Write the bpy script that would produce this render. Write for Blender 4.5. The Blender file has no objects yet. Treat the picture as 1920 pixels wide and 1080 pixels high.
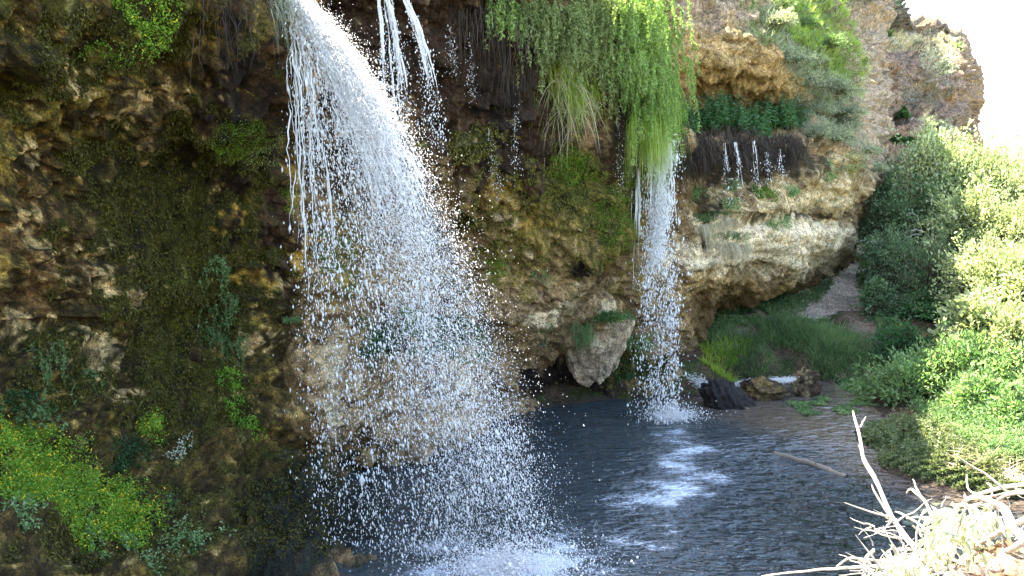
import bpy, math
import numpy as np
from mathutils import Vector

# ------------------------------------------------------------------ camera, sky, sun, exposure
S = bpy.context.scene
F = 1867.0
CAM = np.array([0.0, 0.0, 5.55])
PITCH = math.atan(250 / F)
cd = bpy.data.cameras.new('camera')
cam = bpy.data.objects.new('camera', cd)
S.collection.objects.link(cam)
cam.location = CAM
cam.rotation_euler = (math.pi / 2 - PITCH, 0, 0)
cd.sensor_width = 36
cd.lens = 36 * F / 1920
cd.clip_end = 4000
cd.clip_start = 0.1
S.camera = cam
SUN_EL = math.radians(58)
SUN_AZ = math.radians(-62)          # measured from +Y towards +X (negative = left of the view)
w = bpy.data.worlds.new('World'); S.world = w; w.use_nodes = True
nt = w.node_tree
sky = nt.nodes.new('ShaderNodeTexSky'); sky.sky_type = 'NISHITA'; sky.sun_disc = False
sky.sun_elevation = SUN_EL; sky.sun_rotation = SUN_AZ; sky.air_density = 1.0; sky.dust_density = 1.6
bg = nt.nodes['Background']; bg.inputs['Strength'].default_value = 0.15
nt.links.new(sky.outputs[0], bg.inputs['Color'])
sl = bpy.data.lights.new('sun', 'SUN'); sl.energy = 5.0; sl.angle = math.radians(0.5); sl.color = (1, .95, .87)
so = bpy.data.objects.new('sun', sl); S.collection.objects.link(so)
sd = Vector((math.cos(SUN_EL) * math.sin(SUN_AZ), math.cos(SUN_EL) * math.cos(SUN_AZ), math.sin(SUN_EL)))
so.rotation_euler = sd.to_track_quat('Z', 'Y').to_euler(); so.location = (-20, 20, 40)
S.view_settings.view_transform = 'Standard'; S.view_settings.look = 'None'
S.view_settings.gamma = 1; S.view_settings.exposure = 3.25
S.view_settings.use_white_balance = True; S.view_settings.white_balance_temperature = 7200

# ------------------------------------------------------------------ helpers: projection
cp, sp = math.cos(PITCH), math.sin(PITCH)
def pix(u, v, Y):
    u = np.asarray(u, float); v = np.asarray(v, float); Y = np.asarray(Y, float)
    a = (u - 960) / F; b = (540 - v) / F
    dy = cp + b * sp; dz = -sp + b * cp
    k = Y / dy
    return np.stack(np.broadcast_arrays(CAM[0] + a * k, CAM[1] + Y, CAM[2] + dz * k), -1)
def Yw(v, z=0.0):                    # distance at which the ray of row v meets height z
    b = (540 - v) / F
    return (z - CAM[2]) * (cp + b * sp) / (-sp + b * cp)
def wat(u, v, z=0.0): return pix(u, v, Yw(v, z))
def rng(s): return np.random.default_rng(s)
def norm(a): return a / np.maximum(np.linalg.norm(a, axis=-1, keepdims=True), 1e-9)
def sstep(a, b, x):
    t = np.clip((x - a) / (b - a), 0, 1); return t * t * (3 - 2 * t)

# ------------------------------------------------------------------ helpers: noise
_TB = np.random.default_rng(7).random(262144).astype(np.float32)
def _h(ix, iy, iz, s):
    return _TB[(((ix + 13 * s) & 63) << 12) | (((iy + 29 * s) & 63) << 6) | ((iz + 7 * s) & 63)]
def vnoise(p, s=0):
    i = np.floor(p).astype(np.int64); f = p - i; f = f * f * f * (f * (f * 6 - 15) + 10)
    x, y, z = i[..., 0], i[..., 1], i[..., 2]; r = 0
    for dx in (0, 1):
        wx = f[..., 0] if dx else 1 - f[..., 0]
        for dy in (0, 1):
            wy = f[..., 1] if dy else 1 - f[..., 1]
            for dz in (0, 1):
                wz = f[..., 2] if dz else 1 - f[..., 2]
                r = r + wx * wy * wz * _h(x + dx, y + dy, z + dz, s)
    return r
def fbm(p, o=4, s=0, gain=.5):
    a = 1; r = 0; t = 0
    for k in range(o):
        r = r + a * vnoise(p * 2.03 ** k + 17.3 * k, s + k); t += a; a *= gain
    return r / t
def ridged(p, o=4, s=0):
    a = 1; r = 0; t = 0
    for k in range(o):
        r = r + a * (1 - np.abs(2 * vnoise(p * 2.07 ** k + 9.1 * k, s + k) - 1)); t += a; a *= .5
    return r / t
def worley(p, s=0):
    i = np.floor(p).astype(np.int64); f = p - i
    b1 = np.full(p.shape[:-1], 9.0); b2 = b1.copy(); idv = np.zeros(p.shape[:-1])
    for dx in (-1, 0, 1):
        for dy in (-1, 0, 1):
            for dz in (-1, 0, 1):
                x, y, z = i[..., 0] + dx, i[..., 1] + dy, i[..., 2] + dz
                ox = dx + _h(x, y, z, s) - f[..., 0]; oy = dy + _h(x, y, z, s + 1) - f[..., 1]; oz = dz + _h(x, y, z, s + 2) - f[..., 2]
                d = ox * ox + oy * oy + oz * oz
                c = d < b1
                b2 = np.where(c, b1, np.minimum(b2, d)); idv = np.where(c, _h(x, y, z, s + 3), idv); b1 = np.where(c, d, b1)
    return np.sqrt(b1), np.sqrt(b2), idv

# ------------------------------------------------------------------ helpers: meshes and objects
COL = S.collection
def mesh(name, V, Fc, mat, smooth=True, col=None):
    """V (n,3), Fc (m,k) index array"""
    me = bpy.data.meshes.new(name)
    V = np.ascontiguousarray(V, np.float32).reshape(-1, 3); Fc = np.ascontiguousarray(Fc, np.int32)
    m, k = Fc.shape
    me.vertices.add(len(V)); me.vertices.foreach_set('co', V.ravel())
    me.loops.add(m * k); me.loops.foreach_set('vertex_index', Fc.ravel())
    me.polygons.add(m); me.polygons.foreach_set('loop_start', np.arange(0, m * k, k, dtype=np.int32))
    me.update(calc_edges=True)
    me.polygons.foreach_set('use_smooth', np.full(m, smooth))
    if col is not None:
        a = me.color_attributes.new('tone', 'FLOAT_COLOR', 'POINT')
        c = np.ones((len(V), 4), np.float32); c[:, :3] = col.reshape(-1, 3)
        a.data.foreach_set('color', c.ravel())
    me.materials.append(mat)
    return me
def obj(name, me, parent=None, label=None, cat=None, group=None, kind=None, loc=None):
    o = bpy.data.objects.new(name, me); COL.objects.link(o)
    if parent: o.parent = parent
    if loc is not None: o.location = loc
    if label: o['label'] = label
    if cat: o['category'] = cat
    if group: o['group'] = group
    if kind: o['kind'] = kind
    return o
def thing(name, loc, label, cat, group=None): return obj(name, None, None, label, cat, group, None, tuple(float(q) for q in loc))
def part(name, geo, mat, par, smooth=True, kind=None, col=None):
    V, Fc = geo
    base = np.array(par.location)
    return obj(name, mesh(name, V - base, Fc, mat, smooth, col), par, kind=kind)
def grid_faces(nv, nu):
    i = np.arange(nv * nu).reshape(nv, nu)
    return np.stack([i[:-1, :-1], i[1:, :-1], i[1:, 1:], i[:-1, 1:]], -1).reshape(-1, 4)
def grid_normals(P):
    n = norm(np.cross(np.gradient(P, axis=1), np.gradient(P, axis=0)))
    return n

def leaves(p, d, L, W, r, fold=.15, roll=None):
    """diamond leaves: p base points, d directions"""
    n = len(p); d = norm(d)
    L = np.broadcast_to(np.asarray(L, float), (n,))[:, None]; W = np.broadcast_to(np.asarray(W, float), (n,))[:, None]
    q = norm(r.normal(size=(n, 3)) + np.array([0, 0, .9])) if roll is None else roll
    s = norm(np.cross(d, q)); up = norm(np.cross(s, d))
    m = p + d * L * .45
    V = np.stack([p, m - s * W * .5 + up * L * fold, p + d * L - up * L * fold * .6, m + s * W * .5 + up * L * fold], 1)
    i = np.arange(n)[:, None] * 4
    Fc = np.concatenate([i + [[0, 2, 1]], i + [[0, 3, 2]]], 0)
    return V.reshape(-1, 3), Fc
def tubes(paths, rad, k=4):
    """paths (n,m,3), rad (n,m)"""
    paths = np.asarray(paths, float); n, m, _ = paths.shape
    rad = np.broadcast_to(np.asarray(rad, float), (n, m))
    t = norm(np.gradient(paths, axis=1))
    ref = np.where(np.abs(t[..., 2:3]) > .9, np.array([1.0, 0, 0]), np.array([0, 0, 1.0]))
    a = norm(np.cross(t, ref)); b = np.cross(t, a)
    th = np.arange(k) * 2 * math.pi / k
    V = paths[:, :, None] + rad[:, :, None, None] * (a[:, :, None] * np.cos(th)[:, None] + b[:, :, None] * np.sin(th)[:, None])
    i = np.arange(n * m * k).reshape(n, m, k)
    j = np.roll(i, -1, axis=2)
    Fc = np.stack([i[:, :-1], j[:, :-1], j[:, 1:], i[:, 1:]], -1).reshape(-1, 4)
    return V.reshape(-1, 3), Fc
def blades(p, d, L, W, droop, r, m=4):
    """curved grass blades; d initial direction"""
    n = len(p); d = norm(d)
    L = np.broadcast_to(np.asarray(L, float), (n,))[:, None]; W = np.broadcast_to(np.asarray(W, float), (n,))[:, None]
    side = norm(np.cross(d, norm(r.normal(size=(n, 3)))))
    V = []
    for k in range(m + 1):
        t = k / m
        c = p + d * L * t + np.array([0, 0, -1.0]) * (L * droop * t * t)
        ww = W * (1 - t ** 1.6) * .5 + .0004
        V += [c - side * ww, c + side * ww]
    V = np.stack(V, 1)
    i = np.arange(n)[:, None] * (2 * m + 2)
    Fc = np.concatenate([i + [[2 * k, 2 * k + 1, 2 * k + 3, 2 * k + 2]] for k in range(m)], 0)
    return V.reshape(-1, 3), Fc
def cat_geo(gs):
    V = []; Fs = []; o = 0
    for v, f in gs:
        V.append(v); Fs.append(f + o); o += len(v)
    return np.concatenate(V), np.concatenate(Fs)
def tri2quad(f): return np.concatenate([f, f[:, 2:3]], 1) if f.shape[1] == 3 else f
def ico(sub=3):
    import bmesh
    b = bmesh.new(); bmesh.ops.create_icosphere(b, subdivisions=sub, radius=1)
    V = np.array([v.co[:] for v in b.verts]); Fc = np.array([[v.index for v in f.verts] for f in b.faces]); b.free()
    return V, Fc
OCT_V = np.array([[1, 0, 0], [-1, 0, 0], [0, 1, 0], [0, -1, 0], [0, 0, 1], [0, 0, -1]], float)
OCT_F = np.array([[0, 2, 4], [2, 1, 4], [1, 3, 4], [3, 0, 4], [2, 0, 5], [1, 2, 5], [3, 1, 5], [0, 3, 5]])
def drops(p, d, R, stretch):
    n = len(p); d = norm(d)
    ref = np.tile(np.array([[.3, .9, .2]]), (n, 1)); a = norm(np.cross(d, ref)); b = np.cross(d, a)
    R = np.broadcast_to(R, (n,))[:, None, None]; st = np.broadcast_to(stretch, (n,))[:, None, None]
    V = p[:, None] + R * (OCT_V[None, :, 0:1] * a[:, None] + OCT_V[None, :, 1:2] * b[:, None] + OCT_V[None, :, 2:3] * st * d[:, None])
    Fc = (np.arange(n)[:, None, None] * 6 + OCT_F[None]).reshape(-1, 3)
    return V.reshape(-1, 3), Fc

# ------------------------------------------------------------------ materials
def newmat(name):
    m = bpy.data.materials.new(name); m.use_nodes = True; n = m.node_tree; n.nodes.clear()
    out = n.nodes.new('ShaderNodeOutputMaterial'); return m, n, out
def N(n, t, **kw):
    x = n.nodes.new(t)
    for k, v in kw.items():
        if k in ('operation', 'blend_type', 'data_type', 'feature', 'attribute_name', 'noise_dimensions', 'distance'): setattr(x, k, v)
    return x
def lk(n, a, b): n.links.new(a, b)
def noise_tex(n, scale, detail=6, rough=.6, vec=None, dist=0):
    t = n.nodes.new('ShaderNodeTexNoise'); t.inputs['Scale'].default_value = scale; t.inputs['Detail'].default_value = detail
    t.inputs['Roughness'].default_value = rough; t.inputs['Distortion'].default_value = dist
    if vec: lk(n, vec, t.inputs['Vector'])
    return t
def ramp(n, f, stops):
    r = n.nodes.new('ShaderNodeValToRGB'); e = r.color_ramp.elements
    while len(e) < len(stops): e.new(.5)
    for q, (p, c) in zip(e, stops): q.position = p; q.color = (*c, 1)
    lk(n, f, r.inputs[0]); return r
def mixc(n, f, a, b, mode='MIX'):
    x = n.nodes.new('ShaderNodeMix'); x.data_type = 'RGBA'; x.blend_type = mode
    for s, v in ((x.inputs[0], f), (x.inputs[6], a), (x.inputs[7], b)):
        if hasattr(v, 'is_output'): lk(n, v, s)
        else: s.default_value = v if isinstance(v, (int, float)) else (*v, 1)
    return x.outputs[2]
def rock_mat(name, bump=.6, rough=.85, tone=True, base=(.2, .15, .1), spec=.25, stretch=(1, 1, 1), scale=1.0, wetspec=True):
    m, n, out = newmat(name)
    b = n.nodes.new('ShaderNodeBsdfPrincipled'); lk(n, b.outputs[0], out.inputs[0])
    g = n.nodes.new('ShaderNodeNewGeometry'); mp = n.nodes.new('ShaderNodeMapping'); mp.inputs['Scale'].default_value = stretch
    lk(n, g.outputs['Position'], mp.inputs[0]); P = mp.outputs[0]
    t1 = noise_tex(n, 9 * scale, 8, .7, P, .4); t2 = noise_tex(n, 38 * scale, 5, .7, P); t3 = noise_tex(n, 2.3 * scale, 5, .6, P)
    vo = n.nodes.new('ShaderNodeTexVoronoi'); vo.feature = 'DISTANCE_TO_EDGE'; vo.inputs['Scale'].default_value = 5 * scale
    wv = mixc(n, .12, P, t1.outputs['Color'], 'ADD'); lk(n, wv, vo.inputs['Vector'])
    if tone:
        a = n.nodes.new('ShaderNodeAttribute'); a.attribute_name = 'tone'; c0 = a.outputs['Color']
    else: c0 = base
    r1 = ramp(n, t1.outputs['Fac'], [(.34, (.34, .33, .32)), (.46, (.92, .92, .92)), (.54, (1.1, 1.1, 1.08)), (.68, (1.75, 1.65, 1.5))])
    r2 = ramp(n, t2.outputs['Fac'], [(.36, (.42, .42, .42)), (.5, (1, 1, 1)), (.64, (1.55, 1.5, 1.45))])
    r3 = ramp(n, t3.outputs['Fac'], [(.3, (.78, .82, .8)), (.7, (1.25, 1.15, 1.05))])
    c = mixc(n, 1, c0, r1.outputs[0], 'MULTIPLY'); c = mixc(n, 1, c, r2.outputs[0], 'MULTIPLY'); c = mixc(n, 1, c, r3.outputs[0], 'MULTIPLY')
    cr = ramp(n, vo.outputs['Distance'], [(0, (.5, .48, .45)), (.05, (1, 1, 1))]); c = mixc(n, .8, c, mixc(n, 1, c, cr.outputs[0], 'MULTIPLY'))
    t4 = noise_tex(n, 19 * scale, 4, .75, P, 1.2); r4 = ramp(n, t4.outputs['Fac'], [(.36, (.30, .28, .27)), (.47, (1, 1, 1)), (.62, (1.2, 1.2, 1.2)), (.70, (1.7, 1.65, 1.55))]); c = mixc(n, .8, c, mixc(n, 1, c, r4.outputs[0], 'MULTIPLY'))
    lk(n, c, b.inputs['Base Color']); b.inputs['Roughness'].default_value = rough
    b.inputs['Specular IOR Level'].default_value = spec
    h = n.nodes.new('ShaderNodeMath'); h.operation = 'MULTIPLY_ADD'; lk(n, t4.outputs['Fac'], h.inputs[0]); h.inputs[1].default_value = .6; lk(n, t1.outputs['Fac'], h.inputs[2])
    h2 = n.nodes.new('ShaderNodeMath'); h2.operation = 'MULTIPLY_ADD'
    vr = n.nodes.new('ShaderNodeMath'); vr.operation = 'MINIMUM'; lk(n, vo.outputs['Distance'], vr.inputs[0]); vr.inputs[1].default_value = .08
    lk(n, vr.outputs[0], h2.inputs[0]); h2.inputs[1].default_value = 2.0; lk(n, h.outputs[0], h2.inputs[2])
    bp = n.nodes.new('ShaderNodeBump'); bp.inputs['Strength'].default_value = bump; bp.inputs['Distance'].default_value = .09 / scale
    lk(n, h2.outputs[0], bp.inputs['Height']); lk(n, bp.outputs[0], b.inputs['Normal'])
    return m
def leaf_mat(name, cols, trans=.35, rough=.55, big=1.2, spec=.3):
    """cols: three colours dark / mid / light picked leaf by leaf and drifting over the plant"""
    m, n, out = newmat(name)
    g = n.nodes.new('ShaderNodeNewGeometry')
    t = noise_tex(n, big, 3, .6, g.outputs['Position'])
    ad = n.nodes.new('ShaderNodeMath'); ad.operation = 'MULTIPLY_ADD'; lk(n, g.outputs['Random Per Island'], ad.inputs[0]); ad.inputs[1].default_value = .6
    s2 = n.nodes.new('ShaderNodeMath'); s2.operation = 'MULTIPLY_ADD'; lk(n, t.outputs['Fac'], s2.inputs[0]); s2.inputs[1].default_value = 1.1; s2.inputs[2].default_value = -.33
    lk(n, s2.outputs[0], ad.inputs[2])
    r = ramp(n, ad.outputs[0], [(.1, cols[0]), (.5, cols[1]), (.95, cols[2])])
    b = n.nodes.new('ShaderNodeBsdfPrincipled'); lk(n, r.outputs[0], b.inputs['Base Color']); b.inputs['Roughness'].default_value = rough
    b.inputs['Specular IOR Level'].default_value = spec
    tr = n.nodes.new('ShaderNodeBsdfTranslucent')
    tc = mixc(n, 1, r.outputs[0], (1.35, 1.5, .8), 'MULTIPLY'); lk(n, tc, tr.inputs['Color'])
    mx = n.nodes.new('ShaderNodeMixShader'); mx.inputs[0].default_value = trans
    lk(n, b.outputs[0], mx.inputs[1]); lk(n, tr.outputs[0], mx.inputs[2]); lk(n, mx.outputs[0], out.inputs[0])
    return m
def wood_mat(name, c1, c2, rough=.8):
    m, n, out = newmat(name); g = n.nodes.new('ShaderNodeNewGeometry')
    t = noise_tex(n, 30, 6, .7, g.outputs['Position']); r = ramp(n, t.outputs['Fac'], [(.3, c1), (.7, c2)])
    b = n.nodes.new('ShaderNodeBsdfPrincipled'); lk(n, r.outputs[0], b.inputs['Base Color']); b.inputs['Roughness'].default_value = rough
    bp = n.nodes.new('ShaderNodeBump'); bp.inputs['Strength'].default_value = .5; bp.inputs['Distance'].default_value = .01
    lk(n, t.outputs['Fac'], bp.inputs['Height']); lk(n, bp.outputs[0], b.inputs['Normal']); lk(n, b.outputs[0], out.inputs[0]); return m

M_CLIFF = rock_mat('cliff_rock', .9)
M_FAR = rock_mat('far_rock', .9, scale=.45)
M_SOIL = rock_mat('soil', .7, .95, spec=.15, scale=1.3)
M_BOUL = rock_mat('boulder_rock', .8)
M_WETROCK = rock_mat('wet_rock', .8, .35, tone=False, base=(.018, .015, .015), spec=.5, stretch=(6, 1, 1))
M_STEM = wood_mat('stem', (.05, .06, .02), (.12, .12, .05))
M_BROWN = wood_mat('root', (.035, .022, .014), (.10, .062, .035))
M_BARK = wood_mat('bleached_bark', (.20, .165, .13), (.52, .47, .40))
M_LOG = wood_mat('sunken_wood', (.08, .065, .05), (.22, .19, .15))
L_HANG = leaf_mat('hanging_leaf', [(.11, .20, .05), (.26, .39, .11), (.46, .56, .22)])
L_HANG2 = leaf_mat('dull_hanging_leaf', [(.11, .15, .05), (.25, .31, .12), (.40, .45, .21)])
L_GRASS = leaf_mat('bright_grass', [(.12, .22, .025), (.26, .40, .05), (.50, .50, .13)], .45)
L_STRAW = leaf_mat('straw', [(.24, .19, .12), (.42, .36, .25), (.62, .55, .43)], .3)
L_BANK = leaf_mat('bank_grass', [(.045, .10, .04), (.12, .20, .08), (.26, .34, .15)])
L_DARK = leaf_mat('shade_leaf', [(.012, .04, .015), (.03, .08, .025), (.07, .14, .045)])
L_NETTLE = leaf_mat('nettle_leaf', [(.02, .07, .03), (.045, .13, .05), (.08, .19, .07)])
L_SUNLIT = leaf_mat('thicket_sunlit_leaf', [(.12, .16, .08), (.31, .35, .20), (.56, .58, .40)], .45)  # sunlit thicket copy: bleaching by the sun painted into the leaf colour
L_SHADE = leaf_mat('thicket_shaded_leaf', [(.045, .09, .045), (.11, .18, .09), (.22, .30, .16)], .35)  # shaded thicket copy: shade painted in as a darker green
L_FUZZ = leaf_mat('olive_moss_fuzz', [(.030, .028, .003), (.066, .058, .006), (.14, .12, .015)], .15, big=3)
L_FUZZ2 = leaf_mat('yellow_moss_fuzz', [(.08, .08, .012), (.17, .16, .03), (.30, .25, .06)], .2, big=3)
L_HERB = leaf_mat('herb_leaf', [(.07, .14, .055), (.17, .28, .12), (.34, .44, .22)], .4)
L_MAT = leaf_mat('mat_leaf', [(.05, .08, .035), (.14, .18, .08), (.32, .32, .18)])
L_SAGE = leaf_mat('sage_leaf', [(.12, .13, .09), (.28, .30, .22), (.50, .52, .40)])
L_FLOWBUSH = leaf_mat('moss_herb_leaf', [(.06, .16, .02), (.17, .32, .035), (.30, .44, .06)], .35, big=2)
L_YEL = leaf_mat('yellow_flower', [(.5, .33, .01), (.68, .5, .02), (.8, .62, .05)], .3)
L_MOSS = leaf_mat('bright_moss_leaf', [(.05, .10, .01), (.11, .20, .015), (.20, .30, .03)], .3, big=3)
L_BLUE = leaf_mat('bluish_leaf', [(.04, .09, .03), (.10, .18, .06), (.20, .30, .11)], .35)
L_PALE = leaf_mat('pale_leaf', [(.3, .32, .22), (.45, .46, .34), (.6, .6, .48)], .2)
L_DRYF = leaf_mat('root_fibre', [(.014, .009, .006), (.036, .022, .014), (.09, .062, .04)], .1)
def water_drop_mat():
    m, n, out = newmat('falling_water'); b = n.nodes.new('ShaderNodeBsdfPrincipled')
    b.inputs['Base Color'].default_value = (.95, .94, .93, 1); b.inputs['Roughness'].default_value = .25; b.inputs['Specular IOR Level'].default_value = .6
    t = n.nodes.new('ShaderNodeBsdfTranslucent'); t.inputs['Color'].default_value = (.95, .95, .95, 1)
    x = n.nodes.new('ShaderNodeMixShader'); x.inputs[0].default_value = .4
    lk(n, b.outputs[0], x.inputs[1]); lk(n, t.outputs[0], x.inputs[2]); lk(n, x.outputs[0], out.inputs[0]); return m
M_DROP = water_drop_mat()

# ------------------------------------------------------------------ ground (one sheet to the horizon)
def tps_fit(X, z, lam=.02):
    n = len(X); d = np.linalg.norm(X[:, None] - X[None], axis=-1)
    K = np.where(d > 0, d * d * np.log(np.maximum(d, 1e-9)), 0) + lam * np.eye(n)
    Pm = np.c_[np.ones(n), X]; A = np.block([[K, Pm], [Pm.T, np.zeros((3, 3))]])
    return np.linalg.solve(A, np.r_[z, 0, 0, 0])
def tps_eval(X, wgt, Q):
    r = wgt[-3] + wgt[-2] * Q[..., 0] + wgt[-1] * Q[..., 1]
    for (x, y), k in zip(X, wgt[:-3]):
        d2 = (Q[..., 0] - x) ** 2 + (Q[..., 1] - y) ** 2
        r = r + k * .5 * d2 * np.log(np.maximum(d2, 1e-12))
    return r
gp = [pix(*q) for q in [(1320, 680, 23.4), (1320, 625, 25.2), (1450, 650, 24.4), (1450, 605, 26), (1550, 560, 28), (1600, 505, 31), (1630, 470, 34),
      (1400, 580, 26.5), (1520, 500, 29.5), (1640, 640, 24.6), (1590, 672, 24.4), (1540, 650, 24.6), (1610, 590, 27), (1650, 400, 38)]]
gp += [wat(u, v, .02) for u, v in [(1000, 765), (1120, 748), (1220, 742), (1330, 742), (1390, 712), (1450, 708), (1540, 712), (1600, 728), (1650, 765), (1660, 800), (1620, 825),
      (1650, 868), (1740, 905), (1850, 925), (1990, 940)]]
gp += [np.array(q, float) for q in [(11.5, 19.5, .5), (9.8, 21.5, .5), (14, 22, 1.3), (14, 28, 2.6), (20, 35, 3), (12, 34, 2.8), (9.5, 26.5, 1.3), (12, 45, 2.5), (30, 60, 2), (12, 14, .4),
      (16, 10, 1.6), (0, 18, -1.6), (2, 14, -1.6), (4, 18, -.9), (5.2, 20.6, -.22), (6.3, 20, -.12), (6.6, 18, -.2), (7.5, 15, -.4), (0, 10, -1.1), (-3, 11, -.8), (-1, 14, -1.5),
      (0, 7.3, 0), (3, 7, 0), (6, 8, .0), (9, 10, .1), (0, 3.2, 2.6), (0, 1, 3.7), (0, -2, 4), (3, 1, 3.7), (-4, 4, 2.4), (-8, 0, 4), (6, 3, 3), (1.5, 3.0, 3.85), (2.3, 2.6, 4.0), (1.9, 3.6, 3.6), (0, -9, 4.5), (12, 0, 4.5),
      (-8, 9, 2), (-12, 14, 3), (0, 26, 1), (4, 28, 1.4), (-10, 30, 4), (6, 34, 2), (0, 50, 3)]]
GP = np.array(gp); GX = GP[:, :2]; GW = tps_fit(GX, GP[:, 2])
def gz(x, y):
    Q = np.stack(np.broadcast_arrays(np.asarray(x, float), np.asarray(y, float)), -1)
    z = tps_eval(GX, GW, Q)
    r = np.hypot(Q[..., 0] - 4, Q[..., 1] - 22)
    k = sstep(28, 60, r); z = z * (1 - k) + k * (1.5 - np.minimum(r, 1500) * .002)
    P3 = np.stack([Q[..., 0], Q[..., 1], np.zeros_like(z)], -1)
    z = z + (fbm(P3 * 1.1, 4, 5) - .5) * .35 * sstep(0.0, .5, z) + (fbm(P3 * 5, 3, 8) - .5) * .06
    return z
gz_full = gz
_tx = np.arange(-14, 30, .1); _ty = np.arange(4, 66, .1); _TZ = gz_full(*np.meshgrid(_tx, _ty))
def gz(x, y):
    """height of the ground, read from a fine table"""
    x, y = np.broadcast_arrays(np.asarray(x, float), np.asarray(y, float))
    a = np.clip((x + 14) * 10, 0, len(_tx) - 1.001); b = np.clip((y - 4) * 10, 0, len(_ty) - 1.001); i = a.astype(int); j = b.astype(int); fa = a - i; fb = b - j
    return (_TZ[j, i] * (1 - fa) + _TZ[j, i + 1] * fa) * (1 - fb) + (_TZ[j + 1, i] * (1 - fa) + _TZ[j + 1, i + 1] * fa) * fb
def gpt(u, v):
    """where the ray of a picture point meets the ground"""
    u = np.atleast_1d(np.asarray(u, float)); v = np.atleast_1d(np.asarray(v, float))
    lo = np.full(u.shape, 9.0); done = np.zeros(u.shape, bool); res = np.full(u.shape, 45.0)
    for Y in np.arange(9, 60, .2):
        p = pix(u, v, np.full(u.shape, Y)); h = p[..., 2] < gz(p[..., 0], p[..., 1])
        res = np.where(h & ~done, Y, res); done |= h
    p = pix(u, v, res); p[..., 2] = gz(p[..., 0], p[..., 1]); return p

def axis(lo, hi, step, far):
    a = list(np.arange(lo, hi, step)); s = step; x = a[-1]
    while x < far[1]: s *= 1.25; x += s; a.append(x)
    s = step; x = a[0]
    while x > far[0]: s *= 1.25; x -= s; a.insert(0, x)
    return np.array(a)
gx = axis(-5, 16, .07, (-1500, 1500)); gy = axis(6, 38, .08, (-800, 3000))
GXX, GYY = np.meshgrid(gx, gy)
GZ = gz_full(GXX, GYY)
GPn = np.stack([GXX, GYY, GZ], -1)
# what grows / lies where on the ground: mostly wet brown soil, a trodden sandy path, grey mud by the water
def seg_d(P, pts):
    best = np.full(P.shape[:-1], 1e9)
    for (a, ra), (b, rb) in zip(pts[:-1], pts[1:]):
        a = np.array(a[:2]); b = np.array(b[:2]); t = np.clip(((P[..., :2] - a) @ (b - a)) / ((b - a) @ (b - a)), 0, 1)
        d = np.linalg.norm(P[..., :2] - (a + t[..., None] * (b - a)), axis=-1) / (ra + t * (rb - ra)); best = np.minimum(best, d)
    return best
path_pts = [(gpt(u, v)[0], r) for u, v, r in [(1632, 472, .35), (1612, 496, .35), (1590, 525, .45), (1560, 562, 1.0), (1512, 590, .5)]]
path2 = [(gpt(u, v)[0], r) for u, v, r in [(1340, 625, .4), (1420, 605, .4), (1500, 592, .5), (1590, 575, .6), (1630, 610, .5), (1640, 660, .45), (1625, 700, .6)]]
nz = fbm(np.stack([GXX, GYY, GZ * 0], -1) * 2.2, 4, 3); nz2 = fbm(np.stack([GXX, GYY, GZ * 0], -1) * 7, 3, 31)
dp = seg_d(GPn, path_pts) + (nz - .5) * .7 + (nz2 - .5) * .6; dp2 = seg_d(GPn, path2) + (nz - .5) * 1.1
tone = np.zeros(GXX.shape + (3,)) + np.array([.085, .058, .04])
tone = tone * (.65 + .8 * nz2[..., None])
kg = sstep(.42, .6, nz)[..., None]; tone = tone * (1 - kg) + kg * np.array([.045, .06, .022])
k = sstep(1.1, .75, dp)[..., None]; tone = tone * (1 - k) + k * np.array([.72, .61, .53]) * (.85 + .3 * nz2[..., None])
k = (sstep(1.2, .6, dp2) * .5)[..., None]; tone = tone * (1 - k) + k * np.array([.27, .21, .17]) * (.8 + .4 * nz2[..., None])
k = sstep(.14, .0, GZ)[..., None] * (GYY < 27)[..., None]; tone = tone * (1 - k) + k * np.array([.045, .036, .03])
kf = sstep(38, 60, np.hypot(GXX, GYY))[..., None]; tone = tone * (1 - kf) + kf * np.array([.16, .17, .08])
ground = obj('ground', mesh('ground', GPn, grid_faces(*GXX.shape), M_SOIL, True, tone), kind='structure')

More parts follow.
